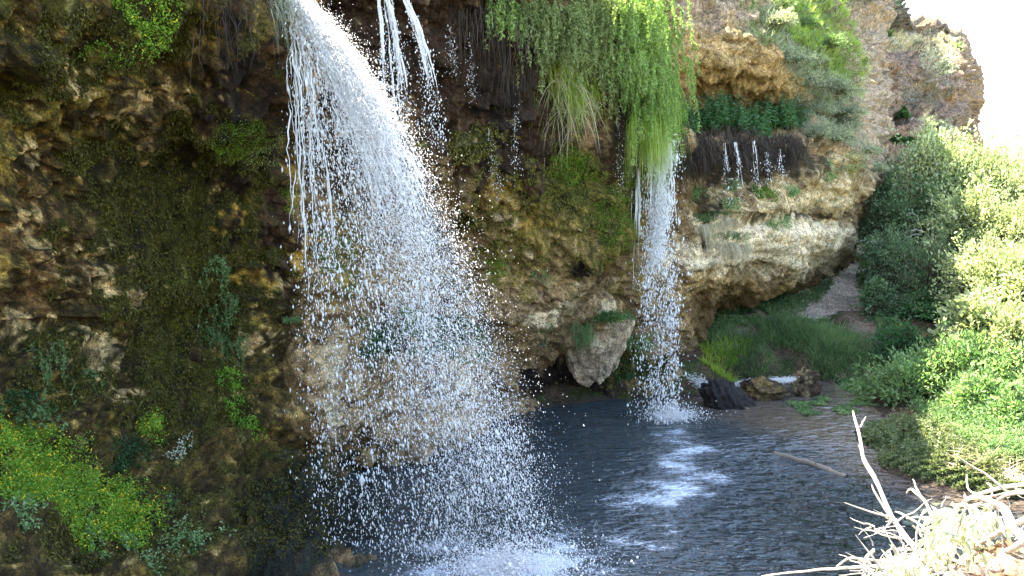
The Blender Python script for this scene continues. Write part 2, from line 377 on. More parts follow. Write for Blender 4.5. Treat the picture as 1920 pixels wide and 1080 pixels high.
# ------------------------------------------------------------------ pool
FOAM = [(wat(1262, 788), .65, .35, 1.0), (wat(1268, 812), .45, .5, .8), (wat(1275, 838), .6, .5, .85), (wat(1262, 865), .5, .4, .75), (wat(1285, 895), .75, .6, 1.0), (wat(1262, 925), .85, .55, 1.05), (wat(1235, 975), .45, .55, .8), (wat(1195, 1020), .5, .4, .7),
        (wat(1420, 720), .9, .25, 1.0), (wat(1340, 745), .35, .3, .6), (wat(960, 1075), 1.3, .9, 1.1), (wat(850, 1050), 1.3, .8, .7), (wat(1140, 910), 1.2, .8, .5), (wat(1340, 850), 1.5, 1.2, .5), (wat(1060, 990), .9, 1.2, .55)]
def water_mat():
    m, n, out = newmat('pool_water'); g = n.nodes.new('ShaderNodeNewGeometry')
    b = n.nodes.new('ShaderNodeBsdfPrincipled')
    mp = n.nodes.new('ShaderNodeMapping'); mp.inputs['Rotation'].default_value = (0, 0, math.radians(22)); mp.inputs['Scale'].default_value = (1, 1.9, 1)
    lk(n, g.outputs['Position'], mp.inputs[0])
    t1 = noise_tex(n, 1.5, 1, .5, mp.outputs[0], .5); t2 = noise_tex(n, 4.2, 2, .5, mp.outputs[0], .7)
    ml = n.nodes.new('ShaderNodeMath'); ml.operation = 'MULTIPLY_ADD'; lk(n, t1.outputs['Fac'], ml.inputs[0]); ml.inputs[1].default_value = 1.2; lk(n, t2.outputs['Fac'], ml.inputs[2])
    at = n.nodes.new('ShaderNodeAttribute'); at.attribute_name = 'tone'; sep = n.nodes.new('ShaderNodeSeparateColor'); lk(n, at.outputs['Color'], sep.inputs[0])
    bp = n.nodes.new('ShaderNodeBump'); bp.inputs['Distance'].default_value = .95; lk(n, sep.outputs[2], bp.inputs['Strength'])
    lk(n, ml.outputs[0], bp.inputs['Height']); lk(n, bp.outputs[0], b.inputs['Normal'])
    deep = mixc(n, sep.outputs[1], (.032, .044, .050), (.10, .078, .058))
    f1 = noise_tex(n, 3.2, 5, .75, mp.outputs[0], 1.5); f2 = noise_tex(n, 15, 6, .9, mp.outputs[0], 1.5)
    fm = n.nodes.new('ShaderNodeMath'); fm.operation = 'MULTIPLY_ADD'; lk(n, f1.outputs['Fac'], fm.inputs[0]); fm.inputs[1].default_value = .5
    f3 = n.nodes.new('ShaderNodeMath'); f3.operation = 'MULTIPLY'; lk(n, f2.outputs['Fac'], f3.inputs[0]); f3.inputs[1].default_value = 1.5; lk(n, f3.outputs[0], fm.inputs[2])
    fa = n.nodes.new('ShaderNodeMath'); fa.operation = 'ADD'; lk(n, fm.outputs[0], fa.inputs[0]); lk(n, sep.outputs[0], fa.inputs[1])
    rf = ramp(n, fa.outputs[0], [(.86, (0, 0, 0)), (1.5, (1, 1, 1))])
    fc = rf
    lk(n, mixc(n, fc.outputs[0], deep, (.52, .58, .64)), b.inputs['Base Color'])
    rr = n.nodes.new('ShaderNodeMath'); rr.operation = 'MULTIPLY_ADD'; lk(n, fc.outputs[0], rr.inputs[0]); rr.inputs[1].default_value = .6; rr.inputs[2].default_value = .05; lk(n, rr.outputs[0], b.inputs['Roughness'])
    b.inputs['IOR'].default_value = 1.33; b.inputs['Specular IOR Level'].default_value = 1.0
    lk(n, b.outputs[0], out.inputs[0]); return m
wx = np.arange(-9, 16, .06); wy = np.arange(6.2, 26, .06); WX, WY = np.meshgrid(wx, wy)
foam = np.zeros(WX.shape); _w = np.stack([WX, WY, 0 * WX], -1); FX = WX + (fbm(_w * 1.3, 4, 401) - .5) * 1.5; FY = WY + (fbm(_w * 1.3, 4, 411) - .5) * 1.5; fstk = .55 + .9 * fbm(_w * np.array([2.5, 6, 1]), 4, 421)
for c, rx, ry, s in FOAM: foam = foam + (1 - .35 * foam).clip(0, 1) * .8 * s * np.exp(-((FX - c[0]) / rx) ** 2 - ((FY - c[1]) / ry) ** 2)
foam = foam * fstk
shal = sstep(-.55, -.1, gz(WX, WY)) * sstep(2.2, 4.2, WX)
wt = np.stack([foam * .50 - .48, shal, .22 + .78 * sstep(.5, 5, WX) * sstep(20, 15, WY)], -1)
wp = np.stack([WX, WY, 0 * WX], -1)
wdir = np.array([math.cos(math.radians(112)), math.sin(math.radians(112))])
amp = .006 + .02 * np.exp(-((WX - 3.4) ** 2 + (WY - 20) ** 2) / 9) + .03 * np.exp(-((WX - 0) ** 2 + (WY - 12.6) ** 2) / 3)
wp[..., 2] += (fbm(wp * np.array([4, 7, 1]), 3, 77) - .5) * amp * 2.2
water = obj('water', mesh('water', wp, grid_faces(*WX.shape), water_mat(), True, wt), kind='structure')

# ------------------------------------------------------------------ cliffs
CA = {
 -500: [(-450, 7), (0, 7.4), (400, 8.5), (700, 8), (900, 7), (1200, 6)],
 -150: [(-450, 9.4), (0, 9.8), (300, 11), (600, 11.3), (780, 10.6), (900, 9.6), (1080, 8), (1250, 7)],
 60:  [(-450, 10.8), (0, 11.2), (180, 12), (300, 12.3), (450, 13), (600, 13.0), (700, 12.2), (800, 11.7), (900, 11), (980, 10.2), (1080, 9), (1250, 8)],
 220: [(-450, 12), (0, 12.3), (150, 12.9), (220, 12.9), (260, 13.5), (450, 14.1), (560, 14.1), (640, 14.0), (740, 13.5), (850, 12.9), (960, 11.8), (1080, 10.3), (1250, 9)],
 350: [(-450, 12.7), (0, 13), (150, 13.7), (300, 14.8), (450, 15.0), (600, 15.0), (700, 14.7), (820, 14.1), (930, 13.2), (1000, 12.3), (1080, 11.5), (1250, 11)],
 440: [(-450, 13), (0, 13.4), (140, 13.9), (230, 14.4), (330, 15), (480, 15.4), (600, 15.4), (720, 15.2), (820, 14.8), (930, 14.0), (1010, 13.4), (1080, 12.9), (1250, 12.8)],
 520: [(-450, 13.4), (0, 14.4), (120, 14.6), (250, 15.0), (330, 15.2), (480, 16), (600, 16.2), (680, 15.9), (800, 15.4), (850, 15.3), (930, 14.6), (1010, 13.5), (1080, 12.8), (1250, 12.7)],
 565: [(-450, 13.6), (0, 14.9), (250, 15.6), (400, 16.2), (540, 16.3), (640, 16.2), (700, 15.8), (800, 15.8), (840, 16.1), (880, 15.8), (930, 14.8), (1000, 13.8), (1080, 12.75), (1250, 12.6)],
 600: [(-450, 13.7), (0, 15.2), (250, 15.9), (400, 16.4), (540, 16.4), (640, 16.3), (700, 15.9), (800, 16.0), (835, 16.7), (870, 16.4), (930, 15.3), (1010, 13.9), (1080, 12.75), (1250, 12.6)],
 720: [(-400, 14.1), (0, 15.6), (200, 16.4), (330, 17.2), (450, 18), (600, 18.2), (660, 17.6), (710, 16.9), (800, 17.0), (835, 18.2), (875, 18.2), (920, 16.2), (1010, 14.9), (1080, 13.4), (1250, 13.2)],
 850: [(-300, 14.8), (0, 16.2), (200, 17.2), (330, 18), (450, 19), (600, 19.2), (660, 18.8), (710, 18.2), (790, 18.2), (830, 19.2), (880, 18.6), (1000, 18.2), (1250, 17.5)],
 950: [(-200, 15.8), (0, 16.8), (150, 17.5), (330, 18.6), (450, 19.4), (560, 19.8), (640, 19.9), (700, 20), (760, 20.6), (800, 21), (1000, 20.4), (1250, 19)],
 1030: [(-160, 16.5), (0, 17.5), (150, 18.2), (330, 19), (440, 19.6), (500, 20.2), (560, 20.9), (640, 21.1), (690, 22.4), (740, 23.2), (770, 22.6), (1000, 22), (1250, 22)],
 1110: [(-110, 17.3), (0, 18.2), (150, 18.8), (300, 19.5), (440, 20.2), (500, 21.6), (540, 21.8), (580, 21.2), (640, 21.4), (700, 22.4), (745, 22.8), (800, 23), (1250, 23)],
 1180: [(-90, 18.3), (0, 19), (150, 19.6), (270, 20.4), (350, 20.9), (450, 21.2), (560, 22.0), (660, 22.2), (750, 22.6), (1250, 23)],
 1235: [(-90, 20.5), (0, 21.5), (150, 21.9), (235, 21.2), (262, 21.1), (300, 21.8), (450, 22.2), (560, 22.5), (660, 22.8), (760, 22.9), (1250, 23)],
 1300: [(-90, 23.6), (0, 24), (60, 23.4), (110, 23.3), (170, 25.0), (215, 25.6), (240, 25.2), (262, 21.9), (330, 22.5), (380, 22.4), (450, 22.4), (520, 22.6), (560, 23.0), (600, 24), (640, 25.5), (800, 28), (1250, 29)],
 1400: [(-150, 25.6), (0, 25), (70, 23.7), (130, 23.9), (180, 26.2), (215, 26.8), (240, 26.2), (262, 22.8), (330, 23.2), (400, 23.3), (440, 23), (495, 23.0), (530, 23.8), (570, 25.5), (600, 28), (800, 30), (1250, 31)],
 1480: [(-200, 27.8), (0, 26.6), (80, 25.3), (150, 25.2), (205, 26.6), (240, 26), (262, 24.3), (320, 23.8), (375, 23.9), (405, 24.3), (430, 23.8), (480, 23.9), (510, 25), (545, 27.5), (580, 30), (800, 32), (1250, 33)],
 1560: [(-200, 30.4), (0, 29), (100, 27.6), (200, 26.6), (262, 25.9), (320, 25.5), (390, 25.7), (410, 26.2), (440, 25.5), (460, 26), (490, 28.6), (530, 31.5), (800, 34), (1250, 35)],
 1610: [(-200, 33), (0, 31.4), (100, 29.8), (200, 28.0), (280, 27.0), (340, 27), (380, 27.9), (430, 28.8), (455, 30.5), (500, 33), (800, 36), (1250, 36)],
 1655: [(-200, 38), (0, 36), (100, 34), (200, 32), (290, 31), (350, 31.5), (430, 33), (500, 36), (800, 38), (1250, 38)],
}
def col_interp(C, u, v):
    us = np.array(sorted(C)); rows = np.stack([np.interp(v, [q[0] for q in C[k]], [q[1] for q in C[k]]) for k in us], 0)
    out = np.empty((len(v), len(u)))
    for i in range(len(v)): out[i] = np.interp(u, us, rows[:, i])
    return out
def blur(a, k, ax):
    kk = np.exp(-np.linspace(-2, 2, 2 * k + 1) ** 2); kk /= kk.sum()
    pad = [(0, 0), (0, 0)]; pad[ax] = (k, k); b = np.pad(a, pad, 'edge'); r = 0
    for j, q in enumerate(kk): r = r + q * (b[j:j + a.shape[0], :] if ax == 0 else b[:, j:j + a.shape[1]])
    return r
du = 3.2
ua = np.arange(-500, 1662, du); va = np.arange(-460, 1130, du)
YA = blur(blur(col_interp(CA, ua, va), 11, 1), 4, 0)
UU, VV = np.meshgrid(ua, va)
# top edge of the cliff: above it the rock turns back into a plateau
vt = np.interp(ua, [-500, 250, 440, 480, 600, 640, 850, 980, 1080, 1120, 1230, 1350, 1500, 1660], [-400, -340, -260, -75, -65, -450, -450, -430, -60, -25, -30, -35, -20, -20])  # rim is out of view, shaped to shade the pool and sun the fall
over = np.maximum(vt[None] - VV, 0) 
PA = pix(UU, np.maximum(VV, vt[None]), YA)
NAa = grid_normals(blur3 := PA)
flip = np.sign(np.sum(NAa * (CAM - PA), -1)); NAa = NAa * flip[..., None]
def blob(u, v, L):
    r = np.zeros(np.broadcast(u, v).shape)
    for q in L:
        cu, cv, ru, rv = q[:4]; s = q[4] if len(q) > 4 else 1.0; an = math.radians(q[5]) if len(q) > 5 else 0
        x = (u - cu) * math.cos(an) + (v - cv) * math.sin(an); y = -(u - cu) * math.sin(an) + (v - cv) * math.cos(an)
        r = np.maximum(r, s * np.exp(-((x / ru) ** 2 + (y / rv) ** 2) * .7))
    return r
drape = np.clip(.25 * sstep(560, 420, UU) + blob(UU, VV, [(820, 130, 260, 190), (640, 100, 120, 200), (1000, 240, 90, 150), (1140, 260, 90, 90), (1400, 300, 130, 45), (430, 120, 100, 180), (480, 420, 60, 200, .8), (300, 450, 110, 300, .6)]), 0, 1)
n1 = fbm(PA * np.array([.55, .55, .75]), 3, 11) - .5
n2 = ridged(PA * np.array([1.5, 1.5, 2.2]), 4, 21) - .5
w1, w2, wid = worley(PA * np.array([1.5, 1.5, 1.9]) + 0.6 * (fbm(PA * 1.2, 3, 4)[..., None] - .5), 5)
w3, w4, wid2 = worley(PA * np.array([4.6, 4.6, 5.5]) + .8 * (fbm(PA * 3.0, 3, 14)[..., None] - .5), 15)
n3 = fbm(PA * 5, 4, 41) - .5
dr = fbm(PA * np.array([7, 7, .9]), 4, 51) - .5; dr2 = ridged(PA * np.array([3.2, 3.2, .35]), 3, 57) - .5
str_n = fbm(np.stack([PA[..., 0] * .5, PA[..., 1] * .5, PA[..., 2] * 6 + PA[..., 0] * .8], -1), 4, 71) - .5
facet = (wid - .5) * .42 * sstep(0, .25, w2 - w1) + (.25 - w1 * .35)
facet2 = (wid2 - .5) * .10 * sstep(0, .3, w4 - w3) + (.06 - w3 * .1)
smooth_zone = blob(UU, VV, [(1450, 450, 220, 100), (1460, 470, 170, 55), (300, 500, 110, 260, .8), (1130, 650, 60, 90, .9)])
strata = blob(UU, VV, [(1450, 420, 220, 110), (60, 560, 220, 160, .8, 20), (1050, 480, 120, 100, .5), (1700, 200, 200, 300, .6)])
diag = fbm(np.stack([(UU + VV * -.0) * 0 + (PA[..., 0] * .9 + PA[..., 2] * 1.1) * 3.2, PA[..., 1] * 1.0, (PA[..., 0] - PA[..., 2]) * .5], -1), 4, 87) - .5
diagm = blob(UU, VV, [(80, 620, 240, 160, 1), (1020, 380, 160, 140, .8), (480, 430, 100, 140, .6)])
disp = diagm * diag * .5 + 1.1 * n1 + .48 * n2 * (1 - .6 * smooth_zone) + facet * (.8 - .5 * drape) * (1 - .55 * smooth_zone) + facet2 * (1 - .6 * drape) * (1 - .5 * smooth_zone) + n3 * .20 + (ridged(PA * 3.4, 4, 91) - .5) * .22 * (1 - .7 * smooth_zone) \
    + drape * (dr * .30 + dr2 * .35) + strata * str_n * .35 + (fbm(PA * 14, 3, 61) - .5) * .085
damp = sstep(-60, 40, VV - vt[None])  # calmer at the top rim
PA = PA + NAa * (disp * (.45 + .55 * damp))[..., None] * np.where(UU > 1250, .85, 1)[..., None]
back = over[..., None] * .03
PA = PA + back * np.array([-.62, .78, .06])
A_FACES = grid_faces(*YA.shape)
NS = grid_normals(PA); NS = NS * np.sign(np.sum(NS * (CAM - PA), -1))[..., None]
# lichen, moss, wet streaks and bare stone, plus some painted-in recess shade and light contrast
T = np.zeros(PA.shape) + np.array([.27, .185, .10])
f1 = fbm(PA * 1.6, 5, 101); f2 = fbm(PA * 3.5, 5, 131); f3 = fbm(PA * 9, 4, 161); fs = fbm(PA * np.array([6, 6, .8]), 4, 171)
def lay(mask, c, nz=f2, amt=1.6, soft=.13, th=.5):
    global T
    kk = sstep(th - soft, th + soft, mask + (nz - .5) * amt)[..., None]; T = T * (1 - kk) + kk * np.array(c)
left = sstep(620, 480, UU) 
lay(left * .85, (.120, .088, .030), f1, .8)
lay(left * .38 * sstep(900, 780, VV), (.32, .24, .08), f3 * .5 + f1 * .5, 1.7)
lay(blob(UU, VV, [(100, 470, 190, 260, .75, 20), (330, 150, 120, 130, .5), (560, 800, 90, 80, .6)]), (.17, .105, .05), f2, 1.8)
lay(blob(UU, VV, [(1000, 400, 140, 130, .9), (1130, 400, 80, 120, .8), (920, 330, 60, 60, .8), (1010, 290, 90, 60, .7), (200, 180, 320, 200, .55), (480, 470, 90, 120, .5), (640, 450, 60, 60, .7), (1370, 390, 90, 50, .5)]), (.27, .20, .05), f2, 1.5)
lay(blob(UU, VV, [(1030, 470, 130, 110, .6), (940, 420, 70, 80, .6), (700, 480, 150, 100, .6)]), (.36, .25, .12), f3 * .5 + f2 * .5, 2.0)
lay(blob(UU, VV, [(700, 60, 200, 130), (850, 130, 180, 170), (960, 230, 110, 130), (620, 250, 60, 160, .8), (1150, 270, 80, 100, .8), (450, 200, 100, 170, .95), (480, 400, 65, 160, 1.1), (700, 330, 110, 100, .6), (760, 620, 180, 90, .5)]), (.062, .036, .022), fs, 1.1)
lay(blob(UU, VV, [(1040, 720, 70, 45), (1100, 730, 90, 25), (1080, 490, 50, 40, .7), (1170, 330, 30, 120, .7), (1400, 290, 120, 34, 1.1), (600, 120, 50, 160, .8), (910, 200, 60, 120, .7), (1330, 380, 14, 60, .8), (420, 180, 40, 120, .7)]), (.03, .02, .018), fs, .9)  # wet streaks, plus the dark of the cave hollows painted in
lay(blob(UU, VV, [(310, 520, 160, 340, 1.0), (230, 420, 160, 260, .72), (120, 700, 190, 110, .75), (40, 90, 180, 140, .6), (260, 60, 200, 110, .6), (330, 250, 70, 110, .7), (450, 300, 70, 90, .6), (520, 960, 130, 90, .8), (900, 420, 60, 70, .55), (1060, 350, 110, 90, .55), (980, 130, 60, 80, .3), (870, 260, 50, 40, .8), (700, 900, 160, 60, .7), (330, 1000, 200, 110, .7), (100, 1020, 160, 80, .7), (1200, 700, 90, 50, .7), (390, 760, 100, 130, .6)]), (.043, .043, .008), f2, 1.5)
lay(blob(UU, VV, [(330, 560, 60, 260, .55), (1120, 400, 50, 70, .7), (1060, 330, 50, 50, .8), (450, 260, 50, 60, .8), (560, 880, 60, 50, .6), (1000, 250, 40, 90, .3), (240, 30, 60, 60, .5)]), (.058, .070, .008), f3, 1.3)
lay(blob(UU, VV, [(1370, 120, 170, 120, 1.1), (1420, 560, 180, 40, .9, -12), (1350, 550, 100, 60, .9), (1560, 350, 90, 70, .7), (600, 830, 110, 30, .7), (520, 780, 50, 50, .6)]), (.44, .30, .14), f1, .9)
lay(blob(UU, VV, [(1420, 575, 160, 26, .9, -14), (1560, 490, 90, 25, .9, -35), (1320, 590, 50, 40, .9)]), (.20, .125, .055), f2, .8)
lay(blob(UU, VV, [(1450, 462, 190, 46, 1.2, -4), (1330, 450, 60, 60, .8), (1550, 440, 60, 40, .9), (1340, 370, 40, 40, .5), (1060, 560, 110, 60, .45), (1000, 590, 50, 25, .8), (605, 740, 22, 110, .9), (850, 700, 60, 60, .6), (1330, 20, 110, 50, .6)]), (.74, .61, .44), f2, .9)
lay(blob(UU, VV, [(1500, 360, 140, 60, .7), (1400, 400, 120, 40, .6), (1340, 380, 60, 50, .5)]), (.55, .43, .26), f2, 1.4)
lay(blob(UU, VV, [(1400, 300, 130, 34, 1.2), (1460, 410, 150, 16, .6, -5), (1320, 400, 16, 60, .7)]), (.06, .045, .02), fs, 1.1)
lay(blob(UU, VV, [(270, 190, 60, 30, .85, -18), (215, 215, 60, 25, .6), (35, 290, 45, 22, .85, 20), (10, 605, 40, 26, 1, 20), (165, 672, 42, 20, 1, 25), (225, 555, 22, 18, 1, 45), (130, 140, 60, 60, .3), (40, 440, 40, 60, .5), (150, 500, 60, 60, .5), (290, 265, 14, 28, .8), (55, 270, 30, 20, .6), (200, 740, 40, 20, .6), (480, 520, 40, 25, .5), (470, 640, 40, 20, .5)]), (.40, .31, .21), f3, 1.6)
lay(blob(UU, VV, [(455, 515, 30, 20, .8, 30), (430, 400, 20, 40, .6, 60), (545, 460, 18, 40, .8), (600, 520, 30, 50, .6), (925, 350, 30, 25, 1), (1000, 420, 40, 30, .6), (540, 340, 14, 40, .9), (520, 60, 20, 100, .6), (900, 370, 40, 14, .5)]), (.33, .22, .055), f3, 1.2)
lay(blob(UU, VV, [(540, 1000, 90, 110, 1.1), (600, 970, 110, 90, 1.0), (700, 1000, 110, 90, 1.0), (430, 1060, 80, 30, .6)]), (.020, .026, .022), f2, .9)
lay(blob(UU, VV, [(740, 765, 230, 50, .75), (620, 700, 60, 60, .6), (860, 690, 70, 60, .6)]), (.46, .34, .21), f2, 1.2)
chipn = wid2 + (f2 - .5) * .8 + (.35 - w3) * .5
def chip(mask, c, th):
    global T
    kk = sstep(0, .05, chipn + mask - th)[..., None]; T = T * (1 - kk) + kk * np.array(c) * (.75 + .5 * f3[..., None])
chip(blob(UU, VV, [(200, 190, 200, 50, .45, -8), (60, 300, 90, 60, .4), (100, 480, 120, 120, .3), (40, 600, 80, 40, .5), (180, 670, 80, 30, .45, 25), (290, 270, 40, 60, .3), (180, 730, 80, 40, .35), (450, 650, 80, 60, .3), (480, 480, 60, 80, .25)]), (.42, .30, .19), 1.28)
chip(blob(UU, VV, [(930, 380, 60, 70, .5), (1010, 430, 60, 60, .45), (1050, 560, 90, 60, .45), (960, 590, 50, 50, .3), (640, 450, 60, 120, .3), (1150, 520, 60, 60, .3)]), (.45, .34, .20), 1.25)
chip(blob(UU, VV, [(240, 120, 240, 120, .3), (60, 120, 120, 120, .3), (540, 330, 40, 60, .3), (930, 350, 60, 60, .35), (450, 520, 60, 40, .35)]), (.34, .24, .07), 1.30)
dk = sstep(.16, .0, w4 - w3)[..., None] * .0 + sstep(-.10, -.32, disp)[..., None] * .35; T = T * (1 - dk * np.array([.5, .6, .7]))  # recess shade painted in: deeper displacement gets darker
# dry grey-green turf on the slopes right of the yellow overhang
slope = sstep(0, 60, (UU - np.interp(VV, [-200, 0, 100, 200, 262, 320, 380], [1180, 1290, 1420, 1490, 1520, 1600, 1640])))
lay(slope * .62, (.25, .21, .15), f1, 1.0)
lay(slope * .5 + blob(UU, VV, [(1450, 20, 80, 60, .4, 45), (1540, 120, 90, 30, .5, 50)]), (.16, .20, .08), f2, 1.5)
lay(blob(UU, VV, [(1610, 170, 22, 90, .9), (1590, 60, 40, 40, .8), (1290, 15, 90, 30, .5)]) * slope, (.30, .20, .12), f2, 1.0)
lay(blob(UU, VV, [(1640, 150, 50, 170, 1.1), (1610, 60, 50, 60, .8), (1640, 300, 40, 60, .9), (1330, 20, 100, 50, .7)]), (.40, .30, .21), f2, 1.0)
T *= (.5 + 1.0 * f3[..., None]) * np.clip(.7 + .3 * sstep(-.35, .15, disp[..., None]), 0, 1.2)  # low relief toned down again, more painted shade in the hollows
T = T * (1 + left[..., None] * ((.42 + 1.1 * sstep(.36, .64, f2 * .6 + f3 * .4))[..., None] - 1)); T = T * (np.array([.97, .97, .94]) * (1 - left[..., None]) + left[..., None] * np.array([.90, .84, .60])); TA = T.copy()  # left wall: painted contrast stands in for directional light; blue cut against skylight
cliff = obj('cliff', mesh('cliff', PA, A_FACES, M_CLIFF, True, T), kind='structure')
def surf(u, v, off=0.0):
    """point and outward normal on the cliff seen at picture position"""
    u = np.atleast_1d(np.asarray(u, float)); v = np.atleast_1d(np.asarray(v, float))
    i = np.clip(((v - va[0]) / du).round().astype(int), 0, len(va) - 1); j = np.clip(((u - ua[0]) / du).round().astype(int), 0, len(ua) - 1)
    return PA[i, j] + NS[i, j] * off, NS[i, j]

# far cliffs beyond the bend
CC = {1520: [(-120, 44), (100, 41), (200, 38), (450, 36)], 1600: [(-120, 46), (0, 43), (60, 41), (120, 38), (200, 36.5), (330, 35), (450, 34)],
      1635: [(-120, 47), (0, 44), (60, 42), (110, 38.6), (200, 37), (330, 36), (450, 35)],
      1655: [(-120, 52), (0, 48), (60, 46), (130, 42), (200, 41), (250, 39), (270, 37), (330, 37), (450, 36)],
      1700: [(-120, 60), (50, 58), (90, 54), (130, 47), (200, 46.5), (232, 44), (250, 40), (290, 39), (450, 38)],
      1760: [(50, 66), (90, 60), (120, 54), (200, 51), (260, 46), (290, 45), (450, 44)],
      1810: [(50, 66), (100, 58), (200, 55), (270, 53), (450, 52)], 1850: [(50, 70), (150, 62), (300, 60), (450, 58)]}
def right_edge(v): return np.interp(v, [-120, -20, 20, 50, 57, 62, 80, 110, 135, 160, 185, 210, 240, 270, 300, 330, 450], [1640, 1652, 1672, 1700, 1760, 1800, 1815, 1822, 1838, 1848, 1840, 1836, 1833, 1840, 1845, 1835, 1835])
ss = np.linspace(0, 1.25, 330); vc = np.arange(-120, 452, 2.2); SS, VC = np.meshgrid(ss, vc)
jag = (fbm(np.stack([VC * .03, VC * 0, VC * 0], -1), 4, 9) - .5) * 14
RE = right_edge(VC) + jag
UC = 1520 + np.minimum(SS, 1) * (RE - 1520)
YC0 = blur(blur(col_interp(CC, np.arange(1500, 1870, 2.0), vc), 5, 1), 5, 0)
YC = np.empty(UC.shape)
for i in range(len(vc)): YC[i] = np.interp(UC[i], np.arange(1500, 1870, 2.0), YC0[i])
wrap = np.maximum(SS - 1, 0)
YC = YC + 9 * sstep(.9, 1.0, SS) * (SS > .9)
PC = pix(UC, VC, YC)
NC = grid_normals(PC); NC = NC * np.sign(np.sum(NC * (CAM - PC), -1))[..., None]
w1, w2, wid = worley(PC * np.array([.5, .5, .7]) + 1.0 * (fbm(PC * .5, 3, 4)[..., None] - .5), 25)
w3, w4, wd2 = worley(PC * np.array([1.4, 1.4, 2.0]) + 1.0 * (fbm(PC * 1.1, 3, 4)[..., None] - .5), 35)
dC = (ridged(PC * np.array([.35, .35, .4]), 5, 3) - .5) * 3.0 + ((wid - .5) * .7 * sstep(0, .2, w2 - w1) - w1 * .6) + ((wd2 - .5) * .3 - w3 * .25) + (fbm(PC * 3, 3, 6) - .5) * .4
edge = (1 - sstep(.93, 1, SS) * .75)
PC = PC + NC * (dC * edge)[..., None] * .8 + wrap[..., None] * np.array([-8.0, 30.0, -2.0])
fC = fbm(PC * .8, 5, 12); fC2 = fbm(PC * 2.2, 4, 19)
T = np.zeros(PC.shape) + np.array([.27, .19, .135])
def layc(mask, c, nz=fC, amt=1.2, soft=.14):
    global T
    kk = sstep(.5 - soft, .5 + soft, mask + (nz - .5) * amt)[..., None]; T = T * (1 - kk) + kk * np.array(c)
layc(blob(UC, VC, [(1620, 200, 40, 120, .9), (1690, 270, 50, 40, .5), (1800, 200, 60, 60, .5)]), (.27, .16, .085))
layc(blob(UC, VC, [(1680, 30, 60, 50, .7), (1760, 80, 60, 24, .7), (1720, 180, 60, 50, .6), (1740, 240, 60, 16, .7)]), (.17, .15, .11), fC2)
layc(blob(UC, VC, [(1735, 95, 55, 14, .9, 15), (1740, 243, 60, 8, 1.1, 22), (1640, 60, 50, 20, .8, 30), (1660, 70, 60, 12, .9, 35)]), (.50, .44, .27), fC2, .9)
layc(blob(UC, VC, [(1560, 60, 60, 120, .8), (1600, 20, 60, 50, .7)]), (.13, .18, .05), fC2)
T *= (.7 + .6 * fC2[..., None])
farcliff = obj('far_cliff', mesh('far_cliff', PC, grid_faces(*UC.shape), M_FAR, True, T), kind='structure')
def fsurf(u, v):
    u = np.atleast_1d(np.asarray(u, float)); v = np.atleast_1d(np.asarray(v, float))
    i = np.clip(((v - vc[0]) / 2.2).round().astype(int), 0, len(vc) - 1)
    s = np.clip((u - 1520) / (RE[i, 0] - 1520), 0, 1); j = (s / 1.25 * (len(ss) - 1)).astype(int)
    return PC[i, j], NC[i, j]
# ------------------------------------------------------------------ plant builders
def inpoly(poly, n, r):
    P = np.array(poly, float); lo, hi = P.min(0), P.max(0); out = []
    while len(out) < n:
        q = lo + r.random((n * 2, 2)) * (hi - lo); ins = np.zeros(len(q), bool); j = len(P) - 1
        for i in range(len(P)):
            c = ((P[i, 1] > q[:, 1]) != (P[j, 1] > q[:, 1])) & (q[:, 0] < (P[j, 0] - P[i, 0]) * (q[:, 1] - P[i, 1]) / (P[j, 1] - P[i, 1] + 1e-9) + P[i, 0]); ins ^= c; j = i
        out += list(q[ins])
    return np.array(out[:n])
def ell(u, v, ru, rv, n=10): return [(u + ru * math.cos(t), v + rv * math.sin(t)) for t in np.linspace(0, 2 * math.pi, n, endpoint=False)]
def hanging(name, label, cat, poly, n, L, leaf, nl, mat, seed, off=(0, .3), group=None, reach=.35, wid=.28, drift=.1, clump=0):
    r = rng(seed); q = inpoly(poly, n, r); p, nn = surf(q[:, 0], q[:, 1]); p = p + nn * r.uniform(off[0], off[1], n)[:, None]
    c = p.mean(0); t = thing(name, c, label, cat, group)
    Ls = r.uniform(L[0], L[1], n); m = 7; tt = np.linspace(0, 1, m)[None, :, None]
    d = norm(nn * [1, 1, .3] + r.normal(size=(n, 3)) * .35 + np.array([drift, 0, .15]))
    ph = r.uniform(0, 6, (n, 1, 1))
    path = p[:, None] + d[:, None] * (Ls[:, None, None] * reach * (1 - (1 - tt) ** 2)) + np.array([0, 0, -1.0]) * Ls[:, None, None] * (tt ** 1.5) * .92 + .02 * np.sin(tt * 9 + ph) * np.array([1, .3, 0])
    part('stems', tubes(path, .004 * (1.3 - tt[..., 0]), 3), M_STEM, t)
    k = r.uniform(.08, 1, (n, nl)) ** .8 * (m - 1); i0 = np.minimum(k.astype(int), m - 2); f = (k - i0)[..., None]; idx = np.arange(n)[:, None]
    P0 = path[idx, i0] * (1 - f) + path[idx, i0 + 1] * f; D = norm(path[idx, i0 + 1] - path[idx, i0])
    dd = norm(D * .7 + r.normal(size=D.shape) * .55 + np.array([0, 0, .1]))
    LL = leaf * r.uniform(.6, 1.3, (n * nl))
    part('leaves', leaves(P0.reshape(-1, 3), dd.reshape(-1, 3), LL, LL * wid, r), mat, t); return t
